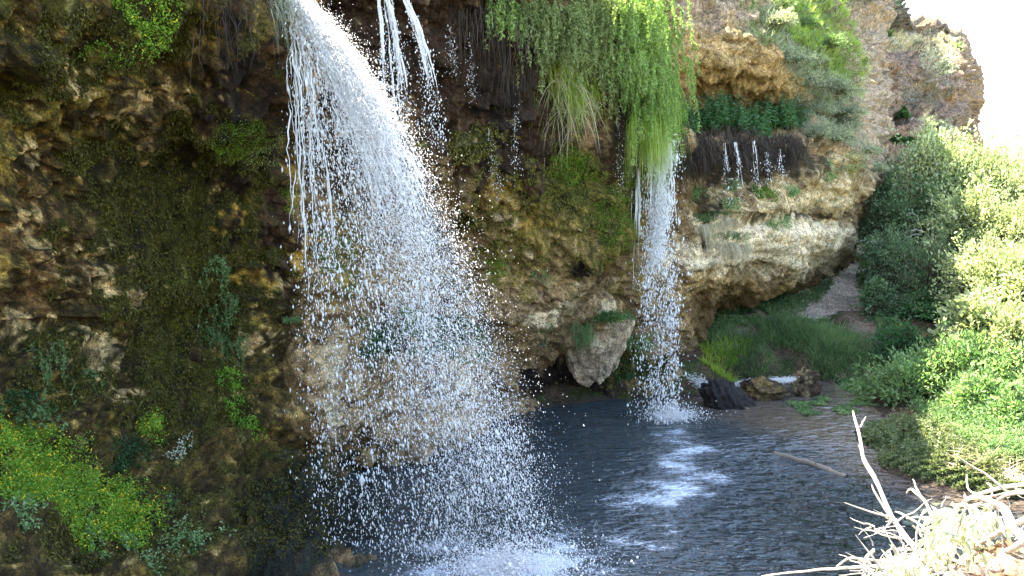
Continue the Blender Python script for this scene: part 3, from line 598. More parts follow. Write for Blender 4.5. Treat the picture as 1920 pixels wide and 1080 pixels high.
def grasshang(name, label, cat, poly, n, L, W, mat, seed, droop=.8, off=(0, .1), lift=.5, group=None, side=.1, outf=.55, mess=.35):
    r = rng(seed); q = inpoly(poly, n, r); p, nn = surf(q[:, 0], q[:, 1]); p = p + nn * r.uniform(off[0], off[1], n)[:, None]
    t = thing(name, p.mean(0), label, cat, group)
    d = norm(nn * [1, 1, .4] + r.normal(size=(n, 3)) * mess + np.array([side, 0, lift]))
    LL = r.uniform(L[0], L[1], n)
    V, Fc = blades(np.zeros((n, 3)), d, LL * outf, W, 0, r, 5); V = V.reshape(n, -1, 3)
    tk = np.repeat(np.linspace(0, 1, 6), 2)[None]; V = p[:, None] + V * (1 - .35 * tk[..., None]); V[..., 2] -= (LL * droop * r.uniform(.75, 1.25, n))[:, None] * tk ** 1.7
    part('blades', (V.reshape(-1, 3), Fc), mat, t); return t
def patch(name, label, cat, poly, n, leaf, mat, seed, off=(0, .08), wid=.7, group=None, down=.4, flowers=None, bulge=0):
    """low leafy growth hugging the rock"""
    r = rng(seed); q = inpoly(poly, n, r)
    P = np.array(poly, float); c = P.mean(0); ext = np.abs(P - c).max(0)
    rr = np.clip(1 - (((q - c) / ext) ** 2).sum(1), 0, 1) ** .6
    p, nn = surf(q[:, 0], q[:, 1]); lump = fbm(p * 4.5, 3, seed)
    keep = lump > (.3 if bulge > .2 else .36); 
    hgt = (r.uniform(off[0], off[1], n) + bulge * rr * r.random(n) * (.5 + 2 * np.maximum(lump - .3, 0)))
    p = (p + nn * hgt[:, None] + np.array([0, 0, -1.0]) * (hgt * .3)[:, None] + r.normal(size=p.shape) * .02)[keep]; nn = nn[keep]
    t = thing(name, p.mean(0), label, cat, group); n = len(p)
    d = norm(nn * .7 + r.normal(size=(n, 3)) * .6 + np.array([0, 0, -down])); LL = leaf * r.uniform(.55, 1.3, n)
    part('leaves', leaves(p, d, LL, LL * wid, r), mat, t)
    if flowers:
        k = r.choice(n, flowers); pf = p[k] + nn[k] * .03 + r.normal(size=(flowers, 3)) * .015 + np.array([0, 0, .015]); up = norm(nn[k] + np.array([0, 0, .8]) + r.normal(size=(flowers, 3)) * .4)
        part('flowers', cat_geo([leaves(pf, np.cross(up, r.normal(size=up.shape)), .02, .018, r, roll=up), leaves(pf, np.cross(up, r.normal(size=up.shape)), .02, .018, r, roll=up)]), L_YEL, t)
    return t
def shrub(name, label, cat, cen, rad, ntip, nleaf, leaf, mat, seed, base=None, stem=M_STEM, wid=.4, cr=.22, group=None, lift=.3, thick=.012, shell=.75, lean=(0, 0, 0)):
    r = rng(seed); cen = np.array(cen, float); rad = np.array(rad, float)
    if base is None: base = np.array([cen[0], cen[1], float(gz(cen[0], cen[1]))])
    base = np.array(base, float)
    t = thing(name, base, label, cat, group)
    v = norm(r.normal(size=(ntip, 3))); v[:, 2] = np.where(v[:, 2] < -.45, -v[:, 2], v[:, 2])
    lum = .45 + 1.05 * fbm(v * 2.6 + seed, 3, seed)
    tip = cen + v * rad * (lum * r.uniform(shell, 1.1, ntip) * np.where(r.random(ntip) < .12, 1.3, 1))[:, None]
    inner = r.random(ntip) < .3; tip[inner] = cen + v[inner] * rad * r.uniform(.2, .7, (inner.sum(), 1))
    tip[:, 2] = np.maximum(tip[:, 2], base[2] + .05)
    m = 7; tt = np.linspace(0, 1, m)[None, :, None]
    b0 = base + r.normal(size=(ntip, 3)) * rad * [.15, .15, 0]
    ctl = (b0 + tip) / 2 + np.array([0, 0, 1.0]) * rad[2] * .35 + r.normal(size=(ntip, 3)) * rad * .1
    path = b0[:, None] * (1 - tt) ** 2 + 2 * ctl[:, None] * tt * (1 - tt) + tip[:, None] * tt ** 2
    part('branches', tubes(path, thick * (1.15 - tt[..., 0]), 3), stem, t)
    per = max(1, nleaf // ntip); k = np.clip(1 - np.abs(r.normal(0, .17, (ntip, per))), .15, 1) * (m - 1); i0 = np.minimum(k.astype(int), m - 2); f = (k - i0)[..., None]; idx = np.arange(ntip)[:, None]
    P0 = path[idx, i0] * (1 - f) + path[idx, i0 + 1] * f; D = norm(path[idx, i0 + 1] - path[idx, i0])
    P0 = P0 + r.normal(size=P0.shape) * min(rad.mean(), .9) * cr * (.15 + .5 * r.random((ntip, 1, 1)))
    out = norm(P0 - cen) * .5 + D * .4
    dd = norm(out + r.normal(size=D.shape) * .6 + np.array([0, 0, lift])); LL = leaf * r.uniform(.6, 1.35, ntip * per)
    part('leaves', leaves(P0.reshape(-1, 3), dd.reshape(-1, 3), LL, LL * wid, r), mat, t)
    return t
def nettle(label, base, h, ns, mat, seed, leaf=.09, group=None, name='nettle', spread=.12, cat='plant', lean=(0, 0)):
    r = rng(seed); base = np.array(base, float); t = thing(name, base, label, cat, group)
    b0 = base + np.c_[r.normal(size=(ns, 2)) * spread, np.zeros(ns)]; H = h * r.uniform(.6, 1.1, ns); m = 6; tt = np.linspace(0, 1, m)[None, :, None]
    le = np.c_[r.normal(size=(ns, 2)) * .15 + lean, np.ones(ns)]
    path = b0[:, None] + le[:, None] * H[:, None, None] * tt + (tt ** 2) * np.c_[r.normal(size=(ns, 2)) * .08, np.zeros(ns)][:, None]
    part('stems', tubes(path, .006 * (1.2 - tt[..., 0]), 3), M_STEM, t)
    nl = 26; k = np.tile(np.linspace(.12, .99, nl), (ns, 1)) * (m - 1); i0 = np.minimum(k.astype(int), m - 2); f = (k - i0)[..., None]; idx = np.arange(ns)[:, None]
    P0 = path[idx, i0] * (1 - f) + path[idx, i0 + 1] * f; an = (np.arange(nl) * 2.4)[None] + r.uniform(0, 6, (ns, 1))
    dd = np.stack([np.cos(an), np.sin(an), .25 + 0 * an], -1) + r.normal(size=P0.shape) * .15; sz = leaf * (1.15 - .7 * np.linspace(0, 1, nl))[None] * r.uniform(.8, 1.2, (ns, nl))
    part('leaves', leaves(P0.reshape(-1, 3), dd.reshape(-1, 3), sz.ravel(), sz.ravel() * .5, r), mat, t); return t
def tuft(label, base, rx, ry, n, L, W, mat, seed, group=None, name='grass_clump', cat='grass', droop=.45, lean=(0, 0, 0), onground=True):
    r = rng(seed); a = r.uniform(0, 6.28, n); q = np.sqrt(r.random(n)); x = base[0] + rx * q * np.cos(a); y = base[1] + ry * q * np.sin(a)
    z = gz(x, y) - .02 if onground else np.full(n, base[2]); p = np.stack([x, y, z], -1); t = thing(name, (base[0], base[1], float(z.mean())), label, cat, group)
    d = norm(np.array([0, 0, 1.0]) + np.stack([np.cos(a), np.sin(a), 0 * a], -1) * (.35 * q)[:, None] + r.normal(size=(n, 3)) * .22 + np.array(lean))
    part('blades', blades(p, d, r.uniform(L[0], L[1], n), W, droop * r.uniform(.4, 1.5, (n, 1)), r), mat, t); return t

# ------------------------------------------------------------------ growth on the cliff
hanging('hanging_shrub', 'large bright green shrub hanging over the lip of the narrow right-hand waterfall', 'hanging plant', [(1118, -30), (1195, -30), (1200, 30), (1215, 90), (1222, 150), (1215, 190), (1195, 210), (1165, 205), (1145, 170), (1138, 120), (1110, 40)], 640, (.35, .95), .06, 90, L_HANG, 1, (0, .6), reach=.28, drift=.0, wid=.22)
grasshang('hanging_grass', 'fine bright green grass trailing below the big hanging shrub beside the narrow waterfall', 'grass', [(1150, 175), (1205, 185), (1208, 225), (1190, 240), (1160, 225)], 1700, (.7, 1.25), .010, L_GRASS, 2, 1.0, (.1, .6), .1, side=.0, outf=.28)
hanging('hanging_shrub', 'wide curtain of dull green drooping stems along the top centre of the cliff', 'hanging plant', [(945, -30), (1128, -30), (1135, 100), (1105, 140), (1040, 70), (965, 40)], 560, (.35, .85), .06, 50, L_HANG2, 3, (0, .45), reach=.3)
hanging('hanging_shrub', 'small clump of drooping green stems left of the dull green hanging curtain', 'hanging plant', [(898, -30), (942, -30), (938, 5), (905, 5)], 60, (.35, .7), .07, 40, L_HANG, 4, (0, .2), reach=.25)
grasshang('hanging_grass', 'long yellow-green grass tussock hanging in the middle of the dark wet wall', 'grass', [(1000, 95), (1058, 100), (1092, 150), (1072, 175), (1030, 165), (1008, 130)], 620, (.3, .95), .022, L_GRASS, 5, .85, (.05, .4), .35, side=.05, outf=.5, mess=.75)
r = rng(66); q = inpoly([(1000, 95), (1058, 100), (1092, 150), (1072, 175), (1030, 165), (1008, 130)], 260, r); p, nn = surf(q[:, 0], q[:, 1]); p = p + nn * r.uniform(.05, .4, (260, 1)) - [0, 0, .3]
part('dry_blades', blades(p, nn * .4 + r.normal(size=p.shape) * .5, r.uniform(.3, .7, 260), .016, .9, r), L_STRAW, bpy.data.objects['hanging_grass.001'])
hanging('hanging_shrub', 'thin leafy sprays hanging in the shadow just left of the big hanging shrub', 'hanging plant', [(1125, 90), (1150, 110), (1150, 150), (1128, 140)], 30, (.4, .9), .06, 30, L_HANG2, 6, (0, .2))
grasshang('hanging_grass', 'grey-green wiry grass hanging from the top edge left of the main waterfall', 'grass', [(455, -40), (490, -40), (488, 5), (458, 5)], 200, (.3, .75), .006, L_SAGE, 7, 1.0, (.1, .3), .0)
patch('cliff_herb', 'bright green leafy patch with yellow tips at the top edge of the mossy left wall', 'cliff plant', [(195, -20), (320, -20), (300, 25), (262, 62), (235, 60), (215, 30)], 2600, .030, L_FLOWBUSH, 8, (0, .1), bulge=.12, flowers=60)
patch('cliff_herb', 'thin straggle of green leaves running down left of the top-edge leafy patch', 'cliff plant', [(140, 100), (165, 70), (205, 50), (215, 80), (195, 105), (170, 105)], 500, .028, L_FLOWBUSH, 9, (0, .08))
patch('cliff_moss', 'rounded light green moss cushion on the dark rock left of the main waterfall', 'moss', ell(440, 235, 40, 45), 2600, .022, L_MOSS, 10, (0, .06), bulge=.12)
patch('cliff_moss', 'grey-green moss apron below the rounded cushion left of the main waterfall', 'moss', ell(490, 270, 38, 50), 1500, .02, L_HANG2, 11, (0, .05), bulge=.05)
patch('cliff_moss', 'small lime green tuft at the left edge of the thin falling strands', 'moss', ell(528, 362, 12, 28), 500, .025, L_MOSS, 12, (0, .08))
patch('cliff_moss', 'lime green moss mound below the yellow-green grass tussock', 'moss', ell(1062, 300, 40, 34), 2800, .03, L_MOSS, 13, (0, .06), bulge=.15)
patch('cliff_moss', 'light green moss strip on the rock under the big hanging shrub', 'moss', [(1095, 370), (1135, 345), (1148, 400), (1135, 450), (1112, 450), (1098, 410)], 1900, .028, L_MOSS, 14, (0, .06), bulge=.06)
patch('cliff_moss', 'narrow moss strip directly beside the top of the narrow waterfall', 'moss', [(1150, 310), (1172, 300), (1176, 350), (1160, 370)], 700, .028, L_MOSS, 15, (0, .06))
patch('cliff_moss', 'short green tufts on the olive rock shoulder in the middle of the cliff', 'moss', [(1105, 300), (1120, 320), (1110, 345), (1090, 335)], 400, .028, L_MOSS, 16, (0, .06))
patch('cliff_herb', 'little green plant on the overhang right of the main waterfall', 'cliff plant', ell(925, 500, 22, 26), 600, .03, L_FLOWBUSH, 17, (0, .08))
patch('cliff_herb', 'small green plant growing on the slanting rock rib', 'cliff plant', ell(1000, 503, 22, 9), 350, .03, L_HERB, 18, (0, .08))
shrub('fern_clump', 'round clump of green fern fronds on the ledge right of the main waterfall', 'fern', surf(1005, 622, .25)[0][0], (.42, .3, .24), 60, 2600, .06, L_BLUE, 19, surf(1005, 640)[0][0], wid=.3)
shrub('fern_clump', 'drooping fern clump on top of the pale hanging boulder', 'fern', surf(1118, 590, .3)[0][0], (.42, .3, .3), 70, 3000, .065, L_BLUE, 20, surf(1110, 590)[0][0], wid=.3)
grasshang('hanging_grass', 'green grass spilling down the left side of the pale hanging boulder', 'grass', [(1065, 590), (1100, 590), (1105, 625), (1075, 635)], 420, (.25, .5), .01, L_BANK, 21, .8)
patch('cliff_herb', 'leafy green plants on the ledge immediately left of the narrow waterfall', 'cliff plant', [(1160, 620), (1212, 618), (1214, 645), (1170, 652)], 900, .05, L_HERB, 22, (0, .2))
patch('cliff_herb', 'dark green plants low on the bank left of the foot of the narrow waterfall', 'cliff plant', [(1145, 672), (1214, 672), (1214, 700), (1150, 710)], 900, .05, L_DARK, 23, (0, .15))
patch('cliff_herb', 'yellowish green plant behind the falling drops of the main waterfall', 'cliff plant', ell(728, 585, 16, 24), 450, .04, L_FLOWBUSH, 24, (0, .15))
patch('cliff_herb', 'broad dark green plant bed on the ledge behind the main waterfall', 'cliff plant', [(640, 622), (700, 605), (860, 615), (880, 660), (820, 692), (660, 695)], 5200, .055, L_NETTLE, 25, (0, .3))
patch('cliff_herb', 'green foliage hanging on the wall behind the thin left strands', 'cliff plant', [(575, 420), (625, 440), (635, 540), (600, 545), (580, 490)], 1500, .04, L_BLUE, 26, (0, .15))
shrub('fern_clump', 'small rosette of narrow green leaves left of the main waterfall at mid height', 'fern', surf(528, 592, .12)[0][0], (.13, .12, .12), 30, 500, .06, L_HERB, 27, surf(528, 592)[0][0], wid=.22)
VG = 'trailing vines on the mossy wall'
for i, (u, v, ru, rv, lab) in enumerate([(392, 500, 13, 32, 'slender bluish-green vine, topmost on the mossy wall'), (408, 560, 22, 20, 'bluish-green vine with pale roots below the topmost vine'),
        (395, 625, 28, 24, 'widest bluish-green vine halfway down the mossy wall'), (440, 640, 26, 20, 'sparse vine to the right of the widest one'), (55, 695, 22, 26, 'dark green leafy sprig at the left edge above the yellow-flowered bush'),
        (118, 722, 34, 14, 'trailing sprig above the yellow-flowered bush')]):
    hanging('trailing_vine', lab, 'vine', ell(u, v - rv * .4, ru, rv * .6), 22, (.25, .55), .045, 22, L_BLUE, 40 + i, (0, .12), VG, wid=.55)
patch('cliff_herb', 'bright green herb low on the mossy wall above the hanging strip', 'cliff plant', ell(412, 715, 18, 22), 600, .035, L_FLOWBUSH, 51, (0, .12))
patch('cliff_herb', 'bright green hanging strip of herbs left of the tan boulder face', 'cliff plant', [(398, 760), (425, 755), (455, 800), (465, 835), (440, 825), (410, 790)], 1300, .035, L_FLOWBUSH, 52, (0, .12))
patch('cliff_herb', 'yellow-flowered little bush right of the big yellow-flowered mass', 'cliff plant', ell(280, 797, 24, 30), 1300, .03, L_FLOWBUSH, 53, (0, .15), bulge=.1, flowers=60)
patch('cliff_herb', 'pale speckled herb under the small yellow-flowered bush', 'cliff plant', ell(322, 858, 12, 18), 350, .03, L_PALE, 54, (0, .1))
patch('cliff_herb', 'dull grey-green bush between the two yellow-flowered bushes', 'cliff plant', ell(228, 850, 40, 36), 2200, .03, L_DARK, 55, (0, .15), bulge=.12)
patch('cliff_herb', 'dark shaggy bush at the left edge above the yellow-flowered mass', 'cliff plant', ell(40, 755, 50, 28), 1600, .03, L_DARK, 56, (0, .12), bulge=.1)
patch('flowering_bush', 'big bright green bush covered in small yellow flowers at the lower left', 'flowering bush', [(-40, 790), (55, 800), (120, 825), (165, 865), (180, 900), (225, 920), (265, 960), (285, 995), (240, 1025), (205, 1010), (165, 1020), (120, 985), (60, 970), (-40, 980)], 42000, .028, L_FLOWBUSH, 57, (0, .12), bulge=.35, flowers=2200, down=-.2)
hanging('trailing_vine', 'pale bluish leaves climbing over the left part of the yellow-flowered mass', 'vine', [(40, 795), (65, 795), (62, 830), (45, 830)], 14, (.2, .4), .06, 12, L_BLUE, 58, (.35, .5), VG, wid=.6)
hanging('trailing_vine', 'green trailing vine hanging below the yellow-flowered mass', 'vine', ell(195, 1000, 16, 14), 40, (.15, .4), .03, 40, L_HERB, 59, (.05, .3), VG, wid=.7)
patch('cliff_herb', 'round light green herb on the bank at the bottom left', 'cliff plant', [(290, 1040), (320, 1010), (345, 1015), (368, 1050), (330, 1052)], 1000, .035, L_HERB, 60, (0, .15), bulge=.12)
patch('cliff_herb', 'green herb cut by the bottom edge of the picture on the left bank', 'cliff plant', ell(268, 1068, 24, 18), 700, .035, L_HERB, 61, (0, .15), bulge=.1)
patch('cliff_herb', 'green herb in the bottom left corner of the bank', 'cliff plant', ell(10, 1010, 30, 30), 800, .035, L_HERB, 62, (0, .15), bulge=.1)
patch('cliff_herb', 'grey-green little herb right of the yellow-flowered mass', 'cliff plant', ell(300, 970, 12, 28), 350, .028, L_BLUE, 63, (0, .1))
patch('cliff_moss', 'bright green moss under the tan boulder at the pool edge', 'moss', [(552, 862), (600, 855), (612, 890), (585, 905), (560, 890)], 1300, .028, L_MOSS, 64, (0, .06))
patch('cliff_moss', 'green moss behind the falling drops at the pool edge', 'moss', [(690, 865), (790, 855), (800, 900), (700, 915)], 2000, .03, L_MOSS, 65, (0, .08))
# moss fuzz on the rock wherever it is mossy
def fuzz(name, label, lo, hi, box, n, leaf, mat, seed, down=.8):
    r = rng(seed); u = r.uniform(box[0], box[2], n * 4); v = r.uniform(box[1], box[3], n * 4)
    i = np.clip(((v - va[0]) / du).round().astype(int), 0, len(va) - 1); j = np.clip(((u - ua[0]) / du).round().astype(int), 0, len(ua) - 1)
    g = TA[i, j, 1] / (TA[i, j, 0] + 1e-6); k = (g > lo) & (g < hi) & (TA[i, j, 0] < .35); i, j = i[k][:n], j[k][:n]; p = PA[i, j] + NS[i, j] * r.uniform(0, .035, (len(i), 1)) + r.normal(size=(len(i), 3)) * .012
    d = norm(NS[i, j] * .5 + r.normal(size=p.shape) * .5 + [0, 0, -down]); LL = leaf * r.uniform(.5, 1.5, len(i)); V, Fc = leaves(p, d, LL, LL * .45, r)
    return obj(name, mesh(name, V, Fc, mat), None, label, 'moss', None, 'stuff')
fuzz('moss', 'dark olive moss coating the big left-hand wall', .82, 1.6, (0, 0, 620, 1080), 75000, .035, L_FUZZ, 80)
fuzz('moss', 'yellow-green moss coating the rock between the two waterfalls', .70, 1.6, (620, 200, 1240, 760), 26000, .035, L_FUZZ2, 81)
# ledge of nettles
r0 = rng(300)
NG = 'nettles standing along the shaded ledge'
for i, u in enumerate(np.linspace(1276, 1496, 15)):
    b = surf(u, 256)[0][0]; b = b + np.array([0, r0.uniform(0, 1.0), 0]); b[2] = surf(u, 252)[0][0][2] - .05
    nettle(['leftmost', 'second', 'third', 'fourth', 'fifth', 'sixth', 'seventh', 'middle', 'seventh', 'sixth', 'fifth', 'fourth', 'third', 'second', 'rightmost'][i] + ' nettle clump ' + ('' if i in (0, 7, 14) else 'from the left ' if i < 7 else 'from the right ') + 'on the ledge above the dark root curtain', b, r0.uniform(.65, 1.0), 16, L_NETTLE, 301 + i, .13, NG, spread=.2)
# moss-topped stub and dark root curtain
def rock(name, label, cat, cen, rad, seed, mat, rot=0, taper=0, sub=5, amp=.35, col=((.2, .14, .08), (.3, .22, .12)), parent=None, flat=.0, fine=.06):
    V, Fc = ico(sub); r = rng(seed); rad = np.array(rad, float)
    a, b, idv = worley(V * 1.5 + seed, seed); q = V * (1 + amp * (fbm(V * 1.3 + seed, 3, seed) - .5) * 2 + amp * .55 * (idv - .5) - a[:, None][:, 0] * .12)[:, None]
    q = q + V * ((ridged(V * 3.2 + seed, 4, seed) - .5) * fine * 2.5)[:, None]
    q[:, :2] *= (1 + taper * np.clip(V[:, 2:3], -1, .4)); q = q * rad; c, s = math.cos(rot), math.sin(rot); q = q @ np.array([[c, s, 0], [-s, c, 0], [0, 0, 1]]); P = q + np.array(cen)
    k = sstep(.35, .65, fbm(V * 2.5, 4, seed + 3))[:, None]; T = (np.array(col[0]) * (1 - k) + np.array(col[1]) * k)
    me = mesh(name, q, Fc, mat, True, T); return obj(name, me, None, label, cat, None, None, tuple(float(x) for x in cen)), P
kn, knP = rock('mossy_stub', 'dark rock stub capped with yellow-green moss right beside the narrow waterfall', 'rock', surf(1256, 262, .1)[0][0] + [0, -.1, -.1], (.2, .22, .26), 330, M_BOUL, col=((.035, .025, .018), (.06, .045, .03)))
r = rng(331); kp = knP[(knP[:, 2] > np.quantile(knP[:, 2], .8))]; kp = kp[r.integers(0, len(kp), 900)] + r.normal(size=(900, 3)) * .02
part('moss_cap', leaves(kp, r.normal(size=(900, 3)) * .5 + [0, 0, .6], .035, .02, r), L_MOSS, kn)
def fibres(name, label, cat, uv, n, L, seed, w=.012, mat=L_DRYF, off=(.02, .25), group=None):
    r = rng(seed); q = inpoly(uv, n, r); p, nn = surf(q[:, 0], q[:, 1]); p = p + nn * r.uniform(off[0], off[1], n)[:, None]
    t = thing(name, p.mean(0), label, cat, group); Ls = r.uniform(L[0], L[1], n); m = 6; tt = np.linspace(0, 1, m)[None, :, None]
    wob = np.cumsum(r.normal(size=(n, m, 3)) * [.03, .03, .02], 1)
    path = p[:, None] + np.array([0, 0, -1.0]) * Ls[:, None, None] * tt + nn[:, None] * .12 * np.sin(tt * 1.6) + wob
    part('fibres', tubes(path, w * r.uniform(.4, 1.3, (n, 1)) * (1.15 - tt[..., 0]), 3), mat, t); return t
fibres('root_curtain', 'dark brown curtain of hanging roots dripping below the nettle ledge', 'roots', [(1240, 256), (1490, 258), (1493, 285), (1465, 288), (1400, 282), (1240, 285)], 1700, (.1, .85), 332, .008)
fibres('hanging_roots', 'brown roots hanging at the top left of the main waterfall', 'roots', [(340, -30), (440, -30), (440, 10), (350, 10)], 60, (.3, .8), 333, .008)
fibres('hanging_roots', 'matted dark root strands at the top centre right of the short streams', 'roots', [(830, -30), (955, -30), (960, 50), (930, 60), (850, 20)], 150, (.3, 1.2), 334, .009)
fibres('hanging_roots', 'long dark drip-covered root strands under the dull green hanging curtain', 'roots', [(900, 60), (990, 60), (985, 140), (910, 130)], 60, (.3, .9), 335, .007)
fibres('hanging_roots', 'thin straight roots hanging in the gap left of the big hanging shrub', 'roots', [(1130, 150), (1175, 180), (1178, 250), (1135, 230)], 90, (.6, 1.3), 336, .007)
# straw tufts and greenery on the pale overhanging face
SG = 'straw tufts on the pale overhang'
for i, (u, v, ru, lab) in enumerate([(1312, 425, 18, 'straw-coloured grass tuft nearest the narrow waterfall, upper left of its cluster'), (1345, 415, 22, 'straw-coloured grass tuft in the upper middle of the pale overhang cluster'),
      (1345, 455, 30, 'lower straw-coloured grass tuft of the cluster on the pale overhang'), (1378, 458, 20, 'right-hand straw-coloured grass tuft of the pale overhang cluster')]):
    t_ = grasshang('straw_tuft', lab, 'dry grass', ell(u, v, ru, 7), 190, (.2, .5), .016, L_STRAW, 340 + i, .8, (0, .12), .1, SG, .1)
    r = rng(360 + i); q = inpoly(ell(u, v - 12, ru * 1.1, 6), 130, r); p, nn = surf(q[:, 0], q[:, 1])
    part('green_blades', blades(p, norm(nn + [0, 0, .9] + r.normal(size=p.shape) * .3), r.uniform(.1, .3, 130), .01, .3, r), L_BANK, t_)
for i, (u, v, ru, rv, lab) in enumerate([(1300, 358, 14, 12, 'small green fern tuft just right of the narrow waterfall'), (1352, 380, 14, 10, 'small green tuft on pale rock under the left trickles'), (1368, 345, 16, 14, 'grey-green tuft under the dark root curtain'),
      (1412, 358, 10, 12, 'lime green tuft under the middle trickles'), (1437, 360, 12, 14, 'lime green tuft right of the middle trickles'), (1476, 356, 14, 6, 'flat green tuft on the overhang below the right end of the root curtain'),
      (1545, 322, 18, 18, 'dark green tuft on the rounded yellow end of the overhang'), (1450, 425, 26, 8, 'thin green line of plants in the crack across the overhang'), (1580, 310, 20, 20, 'shaggy grey-green tuft on the nose of the overhang')]):
    patch('ledge_tuft', lab, 'cliff plant', ell(u, v, ru, rv), 420, .045, L_MOSS if 'lime' in lab else L_HERB, 370 + i, (0, .12))
# slope above the overhang
fsl = [(1440, 60), (1470, 120), (1500, 160), (1490, 210), (1530, 215), (1560, 180), (1585, 240), (1600, 290), (1560, 262), (1525, 262), (1540, 95), (1600, 130), (1440, 20), (1510, 50), (1618, 320), (1575, 215), (1475, 180)]
SL = ['silvery green shrub at the broken top rim of the yellow overhang', 'silvery green shrub second below the rim on the dry slope', 'pale shrub in the middle of the dry slope', 'low grey shrub at the left edge of the slope by the yellow overhang',
      'silvery cushion shrub above the right end of the nettles', 'silvery shrub near the crest of the dry slope', 'large silvery shrub hanging at the rounded nose of the slope', 'shaggy grey shrub drooping over the nose above the pale overhang',
      'silvery shrub above the yellow rounded end of the overhang', 'grey shrub just right of the last nettles', 'green shrub high on the slope below the orange rock column', 'green shrub against the orange rock column', 'grey scrub beside the top of the yellow overhang',
      'green scrub on the upper slope under the sunlit strip', 'lowest shaggy shrub on the nose of the slope', 'silvery shrub halfway between crest and nose', 'grey shrub beside the outer lip of the yellow overhang']
for i, ((u, v), lab) in enumerate(zip(fsl, SL)):
    rr = rng(400 + i).uniform(.45, .8); p, nn = surf(u, v); green = 'green shrub' in lab and 'silvery' not in lab or 'scrub' in lab
    shrub('slope_shrub', lab, 'shrub', p[0] + nn[0] * .12, (rr, rr * .8, rr * .55), 90, 2200, .06, L_BANK if green else L_SAGE, 400 + i, p[0], wid=.3, shell=.5)
def slope_grass(name, label, cat, poly, n, L, mat, seed, fs_=surf, w_=.012):
    r = rng(seed); q = inpoly(poly, n, r); p, nn = fs_(q[:, 0], q[:, 1]); d = norm(nn * .5 + [0, 0, 1] + r.normal(size=p.shape) * .35)
    V, Fc = blades(p, d, r.uniform(L[0], L[1], n), w_, .35, r, 3); return obj(name, mesh(name, V, Fc, mat), None, label, cat, None, 'stuff')
slope_grass('slope_grass', 'dry grey-green grass covering the slope above the overhang', 'grass', [(1390, -30), (1580, -30), (1600, 100), (1605, 200), (1615, 300), (1610, 340), (1570, 270), (1510, 250), (1490, 180), (1440, 100)], 9000, (.1, .3), L_SAGE, 430)
slope_grass('slope_grass', 'grass band tinted brighter for the sunlit strip running down the slope to its crest', 'grass', [(1400, -30), (1560, -30), (1600, 130), (1612, 195), (1580, 170), (1520, 110), (1450, 50)], 8000, (.12, .35), L_GRASS, 431)  # brighter grass colour paints the sunlit strip into the slope
def fshrub(u, v, rp, lab, mat, seed, name='cliff_shrub', n=900, leaf=.14, sq=.7):
    p, nn = fsurf(u, v); Rr = rp / F * p[0][1]; shrub(name, lab, 'shrub', p[0] + nn[0] * Rr * .4, (Rr, Rr * .8, Rr * sq), 60, n, leaf, mat, seed, p[0], wid=.45, shell=.5)
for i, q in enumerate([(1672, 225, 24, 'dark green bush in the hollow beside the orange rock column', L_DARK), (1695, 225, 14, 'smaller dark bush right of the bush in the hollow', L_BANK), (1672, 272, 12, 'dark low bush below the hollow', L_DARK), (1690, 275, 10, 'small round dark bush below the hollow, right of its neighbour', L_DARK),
      (1650, 78, 20, 'dark scrub bush on the upper ledge of the far cliff', L_BANK), (1635, 45, 22, 'green scrub near the crest left of the sky', L_BANK), (1610, 20, 26, 'bright green bush on the crest at the top edge', L_HERB), (1790, 88, 14, 'dark bush near the skyline of the far cliff', L_BANK),
      (1765, 130, 14, 'scrub on the shoulder of the far cliff', L_SAGE), (1698, 105, 12, 'small dark bush at the top of the gully', L_DARK), (1740, 255, 16, 'grey bush under the sunlit grass ledge', L_SAGE), (1575, 30, 28, 'yellow-green bush on the crest above the slope', L_HERB), (1548, 60, 20, 'yellow-green bush below the crest bushes', L_HERB), (1815, 120, 9, 'tiny bush on the far cliff skyline', L_BANK)]):
    fshrub(q[0], q[1], q[2], q[3], q[4], 440 + i)
slope_grass('ledge_grass', 'sunlit straw-coloured grass on the ledges of the far cliff', 'grass', [(1655, 60), (1700, 80), (1780, 70), (1800, 100), (1760, 125), (1700, 110)], 2500, (.15, .4), L_STRAW, 460, fsurf, .03)
slope_grass('ledge_grass', 'sunlit pale grass strip on the lower ledge of the far cliff', 'grass', [(1700, 228), (1740, 235), (1800, 258), (1798, 272), (1730, 248)], 1500, (.15, .4), L_STRAW, 461, fsurf, .03)
# bare pale shrub on the far cliff
p0 = fsurf(1712, 152)[0][0]; r = rng(470); t = thing('bare_shrub', p0, 'bleached leafless shrub sticking out of the far cliff', 'shrub')
tt = np.linspace(0, 1, 6)[None, :, None]; dd = norm(np.c_[r.uniform(-.4, 1, 40), r.uniform(-.9, -.2, 40), r.uniform(.1, 1, 40)]); part('branches', tubes(p0 + dd[:, None] * tt * r.uniform(.6, 1.6, (40, 1, 1)) + np.cumsum(r.normal(size=(40, 6, 3)) * .04, 1), .018 * (1.2 - tt[..., 0]), 3), M_BARK, t)
pp = p0 + np.repeat(dd, 14, 0) * r.uniform(.7, 1.6, (560, 1)); part('leaves', leaves(pp, r.normal(size=pp.shape) + [0, 0, .5], .12, .05, r), L_PALE, t)

